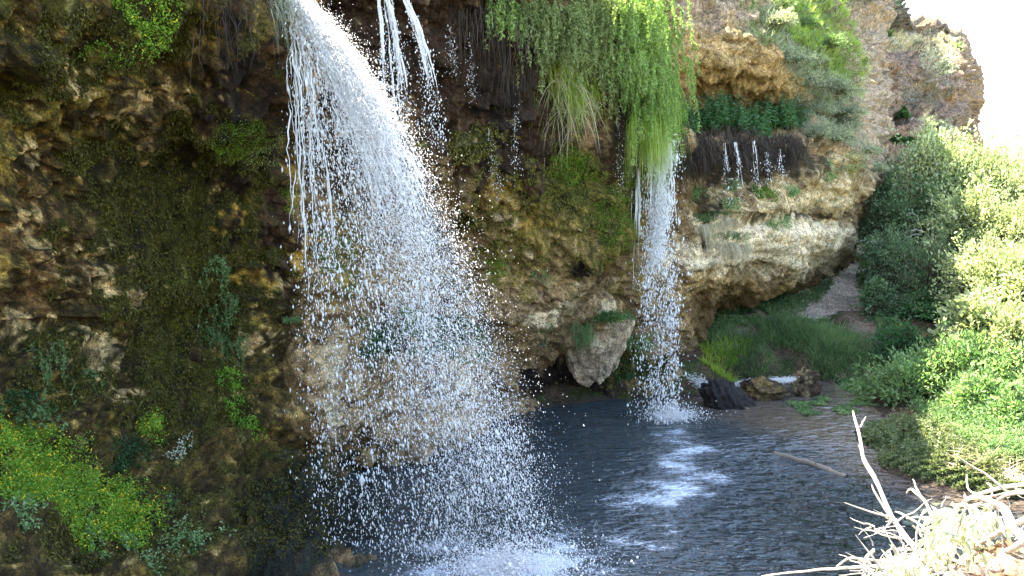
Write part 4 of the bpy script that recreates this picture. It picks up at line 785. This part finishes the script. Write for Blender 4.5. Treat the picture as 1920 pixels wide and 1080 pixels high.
# ------------------------------------------------------------------ the bank: grass, path side, reeds
def ground_leaves(name, label, cat, poly, n, leaf, mat, seed, hh=.2, wid=.35, lump=.42):
    r = rng(seed); q = inpoly(poly, n, r); p = gpt(q[:, 0], q[:, 1]); p = p[fbm(p * [1.8, 1.8, 0], 3, seed) > lump]; n = len(p)
    p = p + np.c_[np.zeros((n, 2)), r.uniform(0, hh, n)]; d = norm(r.normal(size=(n, 3)) * .6 + [0, 0, .7]); LL = leaf * r.uniform(.6, 1.4, n)
    V, Fc = leaves(p, d, LL, LL * wid, r); return obj(name, mesh(name, V, Fc, mat), None, label, cat, None, 'stuff')
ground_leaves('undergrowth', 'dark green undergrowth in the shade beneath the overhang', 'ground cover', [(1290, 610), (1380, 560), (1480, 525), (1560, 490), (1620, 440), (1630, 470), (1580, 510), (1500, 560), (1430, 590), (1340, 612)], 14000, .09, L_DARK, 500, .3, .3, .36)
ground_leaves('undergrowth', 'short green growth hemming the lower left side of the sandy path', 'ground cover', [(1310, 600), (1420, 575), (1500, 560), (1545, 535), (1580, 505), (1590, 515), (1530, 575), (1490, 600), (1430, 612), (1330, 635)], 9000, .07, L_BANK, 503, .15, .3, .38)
ground_leaves('undergrowth', 'low green weeds between the path and the thicket', 'ground cover', [(1625, 480), (1700, 480), (1700, 680), (1660, 700), (1645, 640), (1640, 580), (1600, 540)], 9000, .08, L_BANK, 501, .25, .35, .42)
ground_leaves('undergrowth', 'sparse weeds on the bare soil around the path', 'ground cover', [(1330, 610), (1500, 600), (1640, 600), (1650, 720), (1560, 715), (1500, 640), (1330, 650)], 3500, .06, L_BANK, 502, .1, .35, .5)
GG = 'long grass clumps on the bank'
clumps = [(1325, 645), (1345, 672), (1352, 640), (1378, 662), (1405, 650), (1418, 676), (1385, 690), (1450, 620), (1458, 645), (1480, 635), (1490, 612), (1505, 648), (1520, 625), (1540, 650), (1548, 630), (1565, 668), (1575, 645), (1595, 660), (1605, 685), (1350, 700), (1550, 690), (1620, 700)]
cl = ['leftmost', 'low second', 'upper left', 'yellowish', 'bright', 'front', 'low front', 'uppermost', 'middle', 'tall middle', 'back', 'drooping middle', 'back right', 'drooping right', 'right-hand back', 'low right', 'right-hand', 'outer right', 'sparse lower right', 'lowest left', 'lowest right drooping', 'isolated far right']
for i, (u, v) in enumerate(clumps):
    b = gpt(u, v)[0]; big = 1440 < u < 1600
    tuft(cl[i] + ' clump of long green grass on the earth bank behind the wet rocks', b, .42, .3, 420 if big else 360, (.25, .7) if big else (.2, .55), .014, L_GRASS if 1330 < u < 1410 and i % 2 else L_BANK, 510 + i, GG, lean=(0, -.25, 0), droop=.6)
ground_leaves('undergrowth', 'flat cress growing at the foot of the bank', 'ground cover', [(1555, 722), (1640, 720), (1655, 740), (1600, 748), (1560, 738)], 2600, .07, L_HERB, 540, .12, .6, .3)
algae = []
r = rng(545); q = inpoly([(1475, 752), (1520, 745), (1640, 744), (1648, 758), (1600, 776), (1510, 778), (1490, 765)], 9000, r); p = wat(q[:, 0], q[:, 1], .012); k = fbm(p * [2.2, 2.2, 0], 4, 91) > .47; p = p[k]; n = len(p); p[:, 2] += r.uniform(0, .02, n)
V, Fc = leaves(p, r.normal(size=(n, 3)) * [1, 1, .12], .07, .03, r); obj('pond_weed', mesh('pond_weed', V, Fc, L_BANK), None, 'flat mat of green weed floating in the brown shallows', 'water plant', None, 'stuff')
ground_leaves('low_greenery', 'low pale green mat of trampled plants at the right edge of the pool', 'ground cover', [(1622, 806), (1700, 790), (1800, 800), (1850, 850), (1990, 860), (1990, 965), (1850, 936), (1750, 914), (1650, 878), (1615, 835)], 36000, .065, L_MAT, 550, .12, .28, .3)
ground_leaves('low_greenery', 'green weeds filling the gap between the tall herbs and the low mat', 'ground cover', [(1700, 770), (1800, 770), (1990, 830), (1990, 880), (1870, 880), (1790, 830)], 12000, .07, L_HERB, 552, .2, .3, .25)
r = rng(551); q = inpoly([(1780, 830), (1990, 860), (1990, 930), (1850, 915), (1770, 880)], 900, r); p = gpt(q[:, 0], q[:, 1]) + [0, 0, .05]; V, Fc = blades(p, r.normal(size=p.shape) * [1, 1, .35] + [0, 0, .25], r.uniform(.2, .5, 900), .012, .2, r, 3); obj('dead_stalks', mesh('dead_stalks', V, Fc, L_STRAW), None, 'scattered dead straw stalks on the low green mat', 'dry grass', None, 'stuff')
for i, (u, v, lab) in enumerate([(1715, 812, 'leafy clump at the back of the low green mat'), (1765, 820, 'leafy clump in the middle of the low green mat'), (1665, 830, 'leafy clump at the water end of the low green mat'), (1740, 855, 'leafy clump at the front of the low green mat'), (1860, 890, 'leafy clump near the right end of the low green mat'), (1800, 850, 'leafy clump beside the dead straw stalks')]):
    b = gpt(u, v)[0]; nettle(lab, b, .38, 20, L_MAT, 560 + i, .08, 'leafy clumps on the green mat', 'herb_clump', .28, 'plant')
# thicket on the right
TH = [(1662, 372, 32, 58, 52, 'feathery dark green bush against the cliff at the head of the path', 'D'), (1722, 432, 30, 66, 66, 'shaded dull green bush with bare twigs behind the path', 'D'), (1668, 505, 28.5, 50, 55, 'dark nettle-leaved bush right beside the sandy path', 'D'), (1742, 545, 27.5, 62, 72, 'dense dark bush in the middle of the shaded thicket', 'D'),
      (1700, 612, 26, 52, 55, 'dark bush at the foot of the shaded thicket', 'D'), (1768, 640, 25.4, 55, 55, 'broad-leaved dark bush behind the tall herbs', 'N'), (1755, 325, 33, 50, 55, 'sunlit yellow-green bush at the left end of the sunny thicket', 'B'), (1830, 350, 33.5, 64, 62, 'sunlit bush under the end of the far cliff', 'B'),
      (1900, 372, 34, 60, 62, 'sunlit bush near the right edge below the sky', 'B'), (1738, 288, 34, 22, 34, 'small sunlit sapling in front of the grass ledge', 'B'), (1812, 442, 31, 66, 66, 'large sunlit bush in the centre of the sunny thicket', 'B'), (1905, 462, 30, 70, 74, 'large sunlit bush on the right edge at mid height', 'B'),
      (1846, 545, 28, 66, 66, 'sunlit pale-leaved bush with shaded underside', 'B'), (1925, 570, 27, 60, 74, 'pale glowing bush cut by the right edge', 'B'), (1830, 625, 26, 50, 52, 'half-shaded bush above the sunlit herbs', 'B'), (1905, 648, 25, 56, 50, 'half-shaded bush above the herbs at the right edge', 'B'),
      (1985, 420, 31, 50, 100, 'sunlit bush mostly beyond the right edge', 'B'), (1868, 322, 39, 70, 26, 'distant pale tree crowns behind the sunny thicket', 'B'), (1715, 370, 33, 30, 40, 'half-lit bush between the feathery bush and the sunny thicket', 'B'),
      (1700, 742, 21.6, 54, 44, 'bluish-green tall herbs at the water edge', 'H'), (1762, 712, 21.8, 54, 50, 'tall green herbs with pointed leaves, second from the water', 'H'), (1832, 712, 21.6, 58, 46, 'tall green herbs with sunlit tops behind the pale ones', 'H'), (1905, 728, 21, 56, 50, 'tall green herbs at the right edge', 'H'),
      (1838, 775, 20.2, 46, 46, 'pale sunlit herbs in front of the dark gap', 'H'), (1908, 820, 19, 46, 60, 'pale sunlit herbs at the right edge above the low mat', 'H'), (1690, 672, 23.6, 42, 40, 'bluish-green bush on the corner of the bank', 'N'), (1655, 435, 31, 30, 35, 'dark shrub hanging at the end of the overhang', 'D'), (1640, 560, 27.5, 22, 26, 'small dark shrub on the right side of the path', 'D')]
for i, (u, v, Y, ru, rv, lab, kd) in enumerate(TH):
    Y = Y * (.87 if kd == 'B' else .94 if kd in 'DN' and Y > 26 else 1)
    c = pix(u, v, Y); rx = 1.28 * ru / F * Y; rz = 1.4 * rv / F * Y; mat = {'D': L_SHADE, 'B': L_SUNLIT, 'H': L_HERB, 'N': L_NETTLE}[kd]
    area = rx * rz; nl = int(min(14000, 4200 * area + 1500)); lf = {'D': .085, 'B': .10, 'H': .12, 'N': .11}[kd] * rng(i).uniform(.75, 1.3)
    shrub({'D': 'shaded_bush', 'B': 'thicket_bush', 'H': 'tall_herbs', 'N': 'broadleaf_bush'}[kd], lab, 'bush', c, (rx * 1.1, rx * .95, rz * 1.1), 260, nl, lf, mat, 600 + i, stem=M_BROWN if kd != 'H' else M_STEM, wid=rng(i + 50).uniform(.22, .34) if kd == 'H' else rng(i + 50).uniform(.3, .65), cr=rng(i + 9).uniform(.16, .30), thick=.016, lift=.5 if kd == 'H' else .25, shell=.6)

r = rng(680); n = 16; cb = pix(r.uniform(1660, 1740, n), r.uniform(430, 540, n), 27.2); t = thing('bare_branches', cb[0], 'arching bare grey branches tangled in the shaded part of the thicket', 'branches')
tt = np.linspace(0, 1, 9)[None, :, None]; dd = np.c_[r.uniform(-1.2, 1.2, n), r.uniform(-.5, .2, n), r.uniform(.2, 1.1, n)]
part('branches', tubes(cb[:, None] + dd[:, None] * tt * 1.3 + np.array([0, 0, -.9]) * tt ** 2 + np.cumsum(r.normal(size=(n, 9, 3)) * .03, 1), .014 * (1.2 - tt[..., 0]), 4), M_BARK, t)
# ------------------------------------------------------------------ rocks, log
b = wat(1433, 752); rock('wet_boulder', 'brown and yellow boulder lying in the shallows between dark slate and upright rock', 'rock', b + [.05, .35, .14], (.50, .36, .27), 700, M_BOUL, .15, col=((.04, .028, .02), (.17, .12, .05)), amp=.5, fine=.16)
b = wat(1514, 745); rock('upright_rock', 'upright jagged yellowish rock standing at the foot of the bank', 'rock', b + [0, .25, .22], (.26, .24, .40), 703, M_BOUL, .4, col=((.06, .04, .028), (.27, .21, .12)), amp=.6, fine=.2)
b = wat(1370, 765); V, Fc = ico(5); q = V * [.5, .3, .34]; rb_ = np.abs(((q[:, 0] * 7 + q[:, 2] * 4 + .6 * vnoise(V * 3)) % 1) - .5); q = q * (1 + .45 * rb_)[:, None] + V * (.10 * ridged(V * 4, 3, 8))[:, None]; q = q * (1 + .35 * (fbm(V * 2, 3, 5) - .5))[:, None]; q[:, 2] -= q[:, 0] * .35
o = obj('slate_rock', mesh('slate_rock', q, Fc, M_WETROCK), None, 'black wet ribbed rock at the foot of the narrow waterfall', 'rock', None, None, tuple(b + [0, .25, .05]))
a, c = wat(1455, 850), wat(1585, 893); tt = np.linspace(0, 1, 14)[:, None]; P_ = a * (1 - tt) + c * tt; P_[:, 2] = .0 + .035 * np.sin(tt[:, 0] * 3.1) - .02; P_[:, :2] += rng(9).normal(size=(14, 2)) * .02
t = thing('sunken_log', P_[7], 'pale waterlogged branch lying just at the surface of the pool', 'log'); part('trunk', tubes(P_[None], .045 + .02 * rng(4).random((1, 14)), 8), M_LOG, t)
kk = rng(11); part('twigs', tubes(np.stack([P_[k] + np.linspace(0, 1, 4)[:, None] * np.array([kk.normal() * .1, kk.normal() * .1, .08]) for k in (3, 6, 8, 11)]), .008, 4), M_LOG, t)
for i, (u, v, s, lab) in enumerate([(1400, 768, .05, 'small dark stone in front of the ribbed black rock'), (1350, 745, .08, 'dark stone behind the ribbed black rock'), (1690, 793, .09, 'flat stone at the water edge by the bluish herbs'), (1475, 742, .06, 'small stone between boulder and upright rock'), (1650, 742, .07, 'pale stone where the cress meets the bank')]):
    rock('stone', lab, 'stone', wat(u, v) + [0, 0, s * .3], (s * 1.6, s * 1.2, s), 710 + i, M_BOUL, sub=3, col=((.07, .055, .04), (.2, .16, .12)))
p_ = gpt(1500, 555)[0]; rock('stone', 'pale stone lying in the dark undergrowth beside the path', 'stone', p_ + [0, 0, .05], (.12, .08, .06), 716, M_BOUL, sub=3, col=((.4, .33, .25), (.5, .42, .33)))
# pale hanging boulder
rock('hanging_boulder', 'pale tapering boulder hanging over the water between the two waterfalls', 'rock', surf(1122, 650, .05)[0][0], (.74, .55, .95), 720, M_BOUL, sub=6, col=((.34, .26, .18), (.62, .51, .38)), amp=.26, fine=.08, taper=.42)

# ------------------------------------------------------------------ falling water
GR = 9.81
def traj(o, v, t): 
    t = t[..., None]; return o + v * t + np.array([0, 0, -.5 * GR]) * t * t
def vel(v, t): return v + np.array([0, 0, -GR]) * t[..., None]
r = rng(900)
LIP = pix(550, -6, 14.05); VZ = -2.5; TEND = (VZ + math.sqrt(VZ * VZ + 2 * GR * LIP[2])) / GR; TTH = math.sqrt(2 * LIP[2] / GR)
fall = thing('waterfall', LIP, 'main waterfall, a broad white fan of drops pouring over the mossy cliff into the pool', 'waterfall')
def fan_v(n, r, mode):
    if mode == 'core': vx = np.clip(r.normal(2.8, .6, n), 1.5, 3.5) + r.normal(0, .07, n)
    elif mode == 'wide': vx = .25 + 3.15 * r.random(n) ** .75
    else: vx = r.uniform(-.02, .75, n)
    return np.stack([vx, -.3 - .27 * vx + r.normal(0, .12, n), VZ * np.clip(vx / 2.2, .06, 1) + r.normal(0, .15, n)], -1)
n = 60000; mode = r.random(n); V0 = np.where((mode < .68)[:, None], fan_v(n, r, 'core'), np.where((mode < .96)[:, None], fan_v(n, r, 'wide'), fan_v(n, r, 'thin')))
tq = (-V0[:, 2] * -1 + np.sqrt(V0[:, 2] ** 2 + 2 * GR * LIP[2])) / GR * r.random(n) ** 1.15; p = traj(LIP + r.normal(size=(n, 3)) * [.03, .06, .03], V0, tq)
cl_ = fbm(np.stack([V0[:, 0] * 7, tq * 9, 0 * tq], -1), 3, 5); keep = r.random(n) < np.clip((cl_ - .36) * 4, .06, 1); V0 = V0[keep]; tq = tq[keep]; p = p[keep]; n = len(p)
p = p + r.normal(size=(n, 3)) * (.03 + .10 * tq[:, None]); p[:, 2] = np.maximum(p[:, 2], .03)
R = r.lognormal(math.log(.0050), .42, n) * np.where(V0[:, 0] < 1.8, 1.5, 1) * np.where(r.random(n) < .05, 1.7, 1); D = vel(V0, tq) + r.normal(size=(n, 3)) * .9
part('drops', drops(p, D, R, np.clip(r.lognormal(math.log(2.3), .4, n), 1, 5)), M_DROP, fall, kind='stuff')
# spray of small drops round the core
n = 65000; V0 = fan_v(n, r, 'core'); tq = TEND * r.random(n) ** 1.1; p = traj(LIP, V0, tq) + r.normal(size=(n, 3)) * (.05 + .19 * tq[:, None]) * np.where(r.random((n, 1)) < .12, 2.2, 1); p[:, 2] = np.maximum(p[:, 2], .02)
part('spray', drops(p, vel(V0, tq) + r.normal(size=(n, 3)), r.lognormal(math.log(.0034), .35, n), 2.2), M_DROP, fall, kind='stuff')
n = 14000; vx = r.uniform(.15, 2.5, n); V0 = np.stack([vx, -.3 - .25 * vx + r.normal(0, .15, n), VZ * np.clip(vx / 2.6, .05, 1) + r.normal(0, .2, n)], -1); tq = TEND * (.5 + .75 * r.random(n) ** .7); p = traj(LIP, V0, tq) + r.normal(size=(n, 3)) * .12; k = (p[:, 2] > .02) & (r.random(n) < np.clip((fbm(p * [3, 3, 1.2], 3, 66) - .32) * 4, .08, 1)); p, V0, tq = p[k], V0[k], tq[k]
part('veil', drops(p, vel(V0, tq) + r.normal(size=p.shape) * .8, r.lognormal(math.log(.0056), .5, len(p)), 2.2), M_DROP, fall, kind='stuff')
def rr_z(n, m): return np.zeros((n, m))
def strands(n, r, mode, t0, t1, rad, wob, m=16, o=LIP, os=.05):
    V = fan_v(n, r, mode) if isinstance(mode, str) else mode; a = r.uniform(t0[0], t0[1], n); b = a + r.uniform(t1[0], t1[1], n); tt = a[:, None] + (b - a)[:, None] * np.linspace(0, 1, m)[None]
    P = traj((o + r.normal(size=(n, 3)) * os)[:, None], V[:, None], tt); w_ = np.cumsum(r.normal(size=P.shape) * wob, 1) * (tt[..., None] > 0); P = P + w_ - w_[:, :1] * .0
    s = np.linspace(0, 1, m)[None]; rr = rad * r.uniform(.5, 1.3, (n, 1)) * np.minimum(1, np.minimum(s * 6 + .25, (1 - s) * 4 + .08)) * r.uniform(.6, 1.4, (n, m)) * np.clip(3 * vnoise(np.stack([np.repeat(np.arange(n)[:, None] * 3.7, m, 1), s * 7 + np.zeros((n, 1)), 0 * rr_z(n, m)], -1), 3) - .7, .06, 1.25); return tubes(P, rr, 4)
part('stream', cat_geo([strands(300, r, 'core', (0, .06), (.10, .34), .0095, [.012, .013, .012], os=.03), strands(850, r, 'core', (.05, .5), (.02, .07), .006, [.009, .009, .009], 6, os=.03), strands(60, r, 'wide', (0, .3), (.1, .3), .008, [.014, .012, .006])]), M_DROP, fall)
part('strand', strands(12, r, 'thin', (0, .5), (.3, .6), .008, [.016, .012, .006], 26), M_DROP, fall)
part('strand', strands(5, r, np.stack([r.uniform(.0, .12, 5), np.full(5, -.3), np.full(5, -.1)], -1), (0, .1), (.7, .9), .009, [.016, .01, .006], 34), M_DROP, fall)
part('strand', strands(6, r, np.stack([r.uniform(.35, .8, 6), np.full(6, -.4), np.full(6, -.1)], -1), (.1, .25), (.5, .75), .008, [.022, .012, .006], 34), M_DROP, fall)
n = 9000; a = r.uniform(0, 6.28, n); q = np.abs(r.normal(0, .75, n)); p = np.stack([-.05 + q * np.cos(a) * 1.0, 12.75 + q * np.sin(a) * .6, np.abs(r.normal(0, .16, n))], -1)
part('splash', drops(p, r.normal(size=(n, 3)) + [0, 0, 1], r.lognormal(math.log(.006), .5, n), 1.3), M_DROP, fall, kind='stuff')
# short streams at the top
def rivulet(label, uv, nst, rad, seed, ndrop=250, spread=8, name='rivulet', group=None, doff=.12, len_=1.0, dr_=.007):
    r = rng(seed); U = np.array(uv, float); t = thing(name, surf(U[0, 0], U[0, 1], doff)[0][0], label, 'waterfall', group); m = 18; s = np.linspace(0, 1, m)
    base = np.stack([np.interp(s, np.linspace(0, 1, len(U)), U[:, 0]), np.interp(s, np.linspace(0, 1, len(U)), U[:, 1])], -1); Yb = surf(base[:, 0], base[:, 1])[0][:, 1]; Yb = np.minimum.accumulate(Yb) - doff
    P = []; RR = []
    for k in range(nst):
        off = r.normal() * spread * .35; w_ = np.cumsum(r.normal(size=m) * spread * .10); e = r.uniform(.45, 1) * len_
        sk = s * e; u = np.interp(sk, s, base[:, 0]) + off * (.5 + sk) + w_; v = np.interp(sk, s, base[:, 1]); P.append(pix(u, v, np.interp(sk, s, Yb) - r.uniform(0, .06)))
        RR.append(rad * np.clip(3 * vnoise(np.stack([np.full(m, k * 5.1 + seed), s * 9, 0 * s], -1), 4) - .6, .08, 1.2) * r.uniform(.4, 1.1) * r.uniform(.5, 1.4, m) * np.minimum(1, (1 - s) * 3 + .15))
    part('stream', tubes(np.stack(P), np.stack(RR), 4), M_DROP, t)
    k = r.random(ndrop) ** .6; u = np.interp(k, s, base[:, 0]) + r.normal(size=ndrop) * spread * (.4 + k * .9); v = np.interp(k, s, base[:, 1]) + r.uniform(0, 50, ndrop) * k; p = pix(u, v, np.interp(k, s, Yb) - r.uniform(0, .3, ndrop))
    part('drops', drops(p, np.tile([0, 0, -1.0], (ndrop, 1)) + r.normal(size=(ndrop, 3)) * .2, r.lognormal(math.log(dr_), .35, ndrop), 1.9), M_DROP, t, kind='stuff'); return t
RG = 'short streams right of the main waterfall'
rivulet('leftmost short white stream right of the main waterfall top', [(708, -20), (716, 60), (718, 130), (723, 210)], 5, .017, 920, 260, 5, 'rivulet', RG)
rivulet('widest short white stream, middle of the three beside the main waterfall', [(722, -20), (735, 40), (745, 110), (750, 180), (756, 240)], 14, .02, 921, 700, 14, 'rivulet', RG)
rivulet('slanting blue-white stream, rightmost of the three beside the main waterfall', [(752, -20), (775, 30), (795, 90), (808, 150), (820, 250)], 14, .019, 922, 600, 10, 'rivulet', RG)
DG = 'thin drip lines on the dark wall'
for i, (uv, lab) in enumerate([([(918, 240), (925, 290), (935, 340)], 'thin bright drip in the middle of the dark wall'), ([(968, 150), (968, 220), (966, 300)], 'sparkling drip line under the dark root strands'), ([(845, 40), (848, 110)], 'faint drip line near the top right of the short streams'), ([(880, 60), (885, 160)], 'faint drip line at the top between root strands'), ([(1162, 190), (1165, 330)], 'faint drip line left of the big hanging shrub')]):
    rivulet(lab, uv, 1, .004, 930 + i, 150, 6, 'drip_line', DG, .2, dr_=.0045)
TG = 'trickles through the root curtain'
for i, (uv, nn_, lab) in enumerate([([(1358, 268), (1362, 310), (1366, 345)], 3, 'wide faint trickle, leftmost through the root curtain'), ([(1378, 266), (1386, 310), (1392, 360)], 5, 'brightest white trickle through the root curtain'), ([(1414, 264), (1418, 310), (1421, 345)], 3, 'thin trickle right of the brightest one'), ([(1438, 285), (1441, 315)], 3, 'short trickle, second from the right through the root curtain'), ([(1462, 280), (1466, 312)], 2, 'faintest trickle at the right end of the root curtain')]):
    rivulet(lab, uv, nn_, .0055 if i != 1 else .011, 940 + i, 90, 5, 'trickle', TG, .42, dr_=.006)
# narrow waterfall
r = rng(960); LIP2 = pix(1232, 262, 20.6); T2 = math.sqrt(2 * LIP2[2] / GR); fall2 = thing('waterfall', LIP2, 'narrow waterfall dropping straight from the green hanging shrub into the far side of the pool', 'waterfall')
def v2(n): return np.stack([.12 + r.normal(0, .13, n), -.25 + r.normal(0, .12, n), r.normal(0, .1, n) - .3], -1)
n = 20000; V0 = v2(n); tq = T2 * .97 * r.random(n) ** .85; p = traj(LIP2 + np.stack([r.normal(0, .16, n), r.normal(0, .1, n), r.normal(0, .05, n)], -1), V0, tq); keep = r.random(n) < np.clip((fbm(np.stack([p[:, 0] * 5, tq * 8, 0 * tq], -1), 3, 5) - .28) * 3, .15, 1)
p, V0, tq = p[keep], V0[keep], tq[keep]; n = len(p); p = p + r.normal(size=(n, 3)) * .05 * tq[:, None]; p[:, 2] = np.maximum(p[:, 2], .03)
part('drops', drops(p, vel(V0, tq) + r.normal(size=(n, 3)) * .6, r.lognormal(math.log(.0078), .42, n), r.uniform(1.4, 4, n)), M_DROP, fall2, kind='stuff')
part('stream', cat_geo([strands(46, r, v2(46), (0, .1), (.2, .5), .010, [.007, .007, .004], 16, LIP2, [.13, .08, .03]), strands(14, r, v2(14) + [-.25, 0, 0], (0, .1), (.4, .7), .010, [.004, .004, .004], 16, LIP2 + [-.35, 0, .05], [.08, .08, .03])]), M_DROP, fall2)
n = 4500; a = r.uniform(0, 6.28, n); q = np.abs(r.normal(0, .38, n)); c = wat(1262, 785); p = np.stack([c[0] + q * np.cos(a), c[1] + q * np.sin(a) * .6, np.abs(r.normal(0, .12, n))], -1)
part('splash', drops(p, r.normal(size=(n, 3)) + [0, 0, 1], r.lognormal(math.log(.006), .5, n), 1.3), M_DROP, fall2, kind='stuff')
# low cascade sliding behind the rocks
t = thing('cascade', wat(1420, 722), 'low white cascade running behind the wet rocks', 'waterfall'); n = 9000
s = r.random(n) ** .6; c = np.stack([np.interp(s, [0, .35, .7, 1], [1290, 1340, 1400, 1485]), np.interp(s, [0, .35, .7, 1], [700, 734, 718, 711])], -1) + r.normal(size=(n, 2)) * [9, 2.6 + 0 * s.mean()]; p = pix(c[:, 0], c[:, 1], np.minimum(Yw(c[:, 1]) - .05, 22.6)); p[:, 2] = np.maximum(p[:, 2], .02)
part('drops', drops(p, r.normal(size=(n, 3)) * .5 + [1, -.3, -.5], r.lognormal(math.log(.005), .45, n), 1.6), M_DROP, t, kind='stuff')

# ------------------------------------------------------------------ dead bush in the foreground
BX = thing('dead_bush', pix(1850, 1110, 3.2), 'bleached dead bush with tangled bare branches in the sunlit lower right corner', 'bush')
def br(pts, Y, r0_, r1_, name='branch', k=6, seed=0):
    P = np.array(pts, float); Yv = np.linspace(Y[0], Y[1], len(P)); W_ = pix(P[:, 0], P[:, 1], Yv); d_ = np.r_[0, np.cumsum(np.linalg.norm(np.diff(W_, axis=0), axis=1))]; m = max(10, len(P) * 5); s = np.linspace(0, d_[-1], m)
    Q = np.stack([np.interp(s, d_, W_[:, j]) for j in range(3)], -1); Q = Q + rng(seed).normal(size=Q.shape) * .0022; kern = np.array([.25, .5, .25])
    for _ in range(2): Q[1:-1] = Q[:-2] * .25 + Q[1:-1] * .5 + Q[2:] * .25
    rad = .8 * (r0_ + (r1_ - r0_) * s / s[-1]) * (1 + .18 * (rng(seed + 1).random(m) - .5)); rad[-1] *= .5
    part(name, tubes(Q[None], rad[None], k), M_BARK, BX)
B = [([(1735, 1045), (1700, 1010), (1668, 965), (1645, 905), (1618, 860), (1612, 815), (1600, 772)], (3.3, 3.9), .014, .006), ([(1614, 800), (1623, 782)], (3.85, 3.9), .005, .003), ([(1640, 895), (1608, 832)], (3.75, 3.8), .006, .003),
     ([(1665, 965), (1633, 910)], (3.5, 3.55), .006, .004), ([(1716, 1025), (1690, 990), (1652, 962)], (3.35, 3.5), .008, .004), ([(1790, 1040), (1755, 985), (1735, 940), (1708, 915), (1700, 925)], (3.4, 3.8), .011, .004), ([(1725, 930), (1712, 898)], (3.75, 3.8), .006, .003),
     ([(1760, 1010), (1720, 980), (1678, 958)], (3.4, 3.6), .007, .004), ([(1980, 905), (1920, 908), (1860, 918), (1815, 935), (1780, 965), (1735, 972)], (3.0, 3.5), .010, .006), ([(1980, 918), (1890, 925), (1840, 960), (1820, 985)], (3.0, 3.4), .008, .004),
     ([(1900, 1010), (1880, 960), (1850, 935), (1815, 920), (1812, 890)], (3.1, 3.4), .008, .003), ([(1700, 1072), (1650, 1062), (1580, 1064), (1520, 1070), (1430, 1080)], (3.3, 3.9), .011, .004), ([(1622, 1090), (1622, 1050), (1640, 1030)], (3.5, 3.6), .012, .009),
     ([(1570, 1062), (1590, 1045), (1640, 1050), (1680, 1055)], (3.6, 3.5), .006, .005), ([(1950, 1040), (1900, 990), (1885, 950), (1830, 930)], (2.9, 3.2), .022, .010), ([(1990, 960), (1940, 965), (1870, 1000), (1820, 1030)], (2.8, 3.2), .014, .009),
     ([(1860, 1060), (1845, 1000), (1835, 960), (1818, 945)], (3.1, 3.3), .012, .006), ([(1720, 1060), (1718, 1000), (1726, 970)], (3.3, 3.4), .005, .003), ([(1990, 1000), (1930, 1010), (1880, 1040), (1800, 1060), (1720, 1075)], (2.8, 3.3), .016, .008), ([(1870, 1000), (1855, 950), (1862, 915), (1850, 905)], (3.1, 3.3), .005, .003)]
for i, (a_, b_, c_, d_) in enumerate(B): br(a_, b_, c_, d_, seed=1000 + i * 3)
r = rng(1100); n = 120; u = r.uniform(1620, 1990, n); v = 1100 - np.abs(r.normal(0, 1, n)) * (60 + (u - 1560) * .16); v = np.maximum(v, 905 + (1920 - u) * .3); Yr = r.uniform(2.9, 3.7, n); p = pix(u, v, Yr)
m = 6; tt = np.linspace(0, 1, m)[None, :, None]; dd = norm(r.normal(size=(n, 3)) * [1, .7, .6] + [-.3, 0, .1]); path = p[:, None] + dd[:, None] * tt * r.uniform(.05, .20, (n, 1, 1)) + np.cumsum(r.normal(size=(n, m, 3)) * .004, 1)
part('twigs', tubes(path, .0028 * r.uniform(.6, 1.6, (n, 1)) * (1.2 - tt[..., 0]), 4), M_BARK, BX)
n = 800; cu = np.array([(1790, 970), (1770, 985), (1740, 1045), (1700, 1055), (1820, 1000), (1840, 1050), (1850, 970), (1680, 1070), (1900, 1050), (1760, 1020)])[r.integers(0, 10, n)] + r.normal(size=(n, 2)) * [18, 14]
p = pix(cu[:, 0], cu[:, 1], r.uniform(3.0, 3.5, n)); LL = r.uniform(.03, .075, n); part('leaves', leaves(p, r.normal(size=(n, 3)) * .5 + [0, 0, -.7], LL, LL * .22, r), L_PALE, BX)
rock('root_ball', 'sunlit lump of brown soil and roots under the dead bush in the lower right corner', 'soil', pix(1890, 1120, 3.0), (.20, .2, .14), 1200, M_SOIL, col=((.16, .10, .06), (.42, .34, .26)), amp=.5, fine=.16)
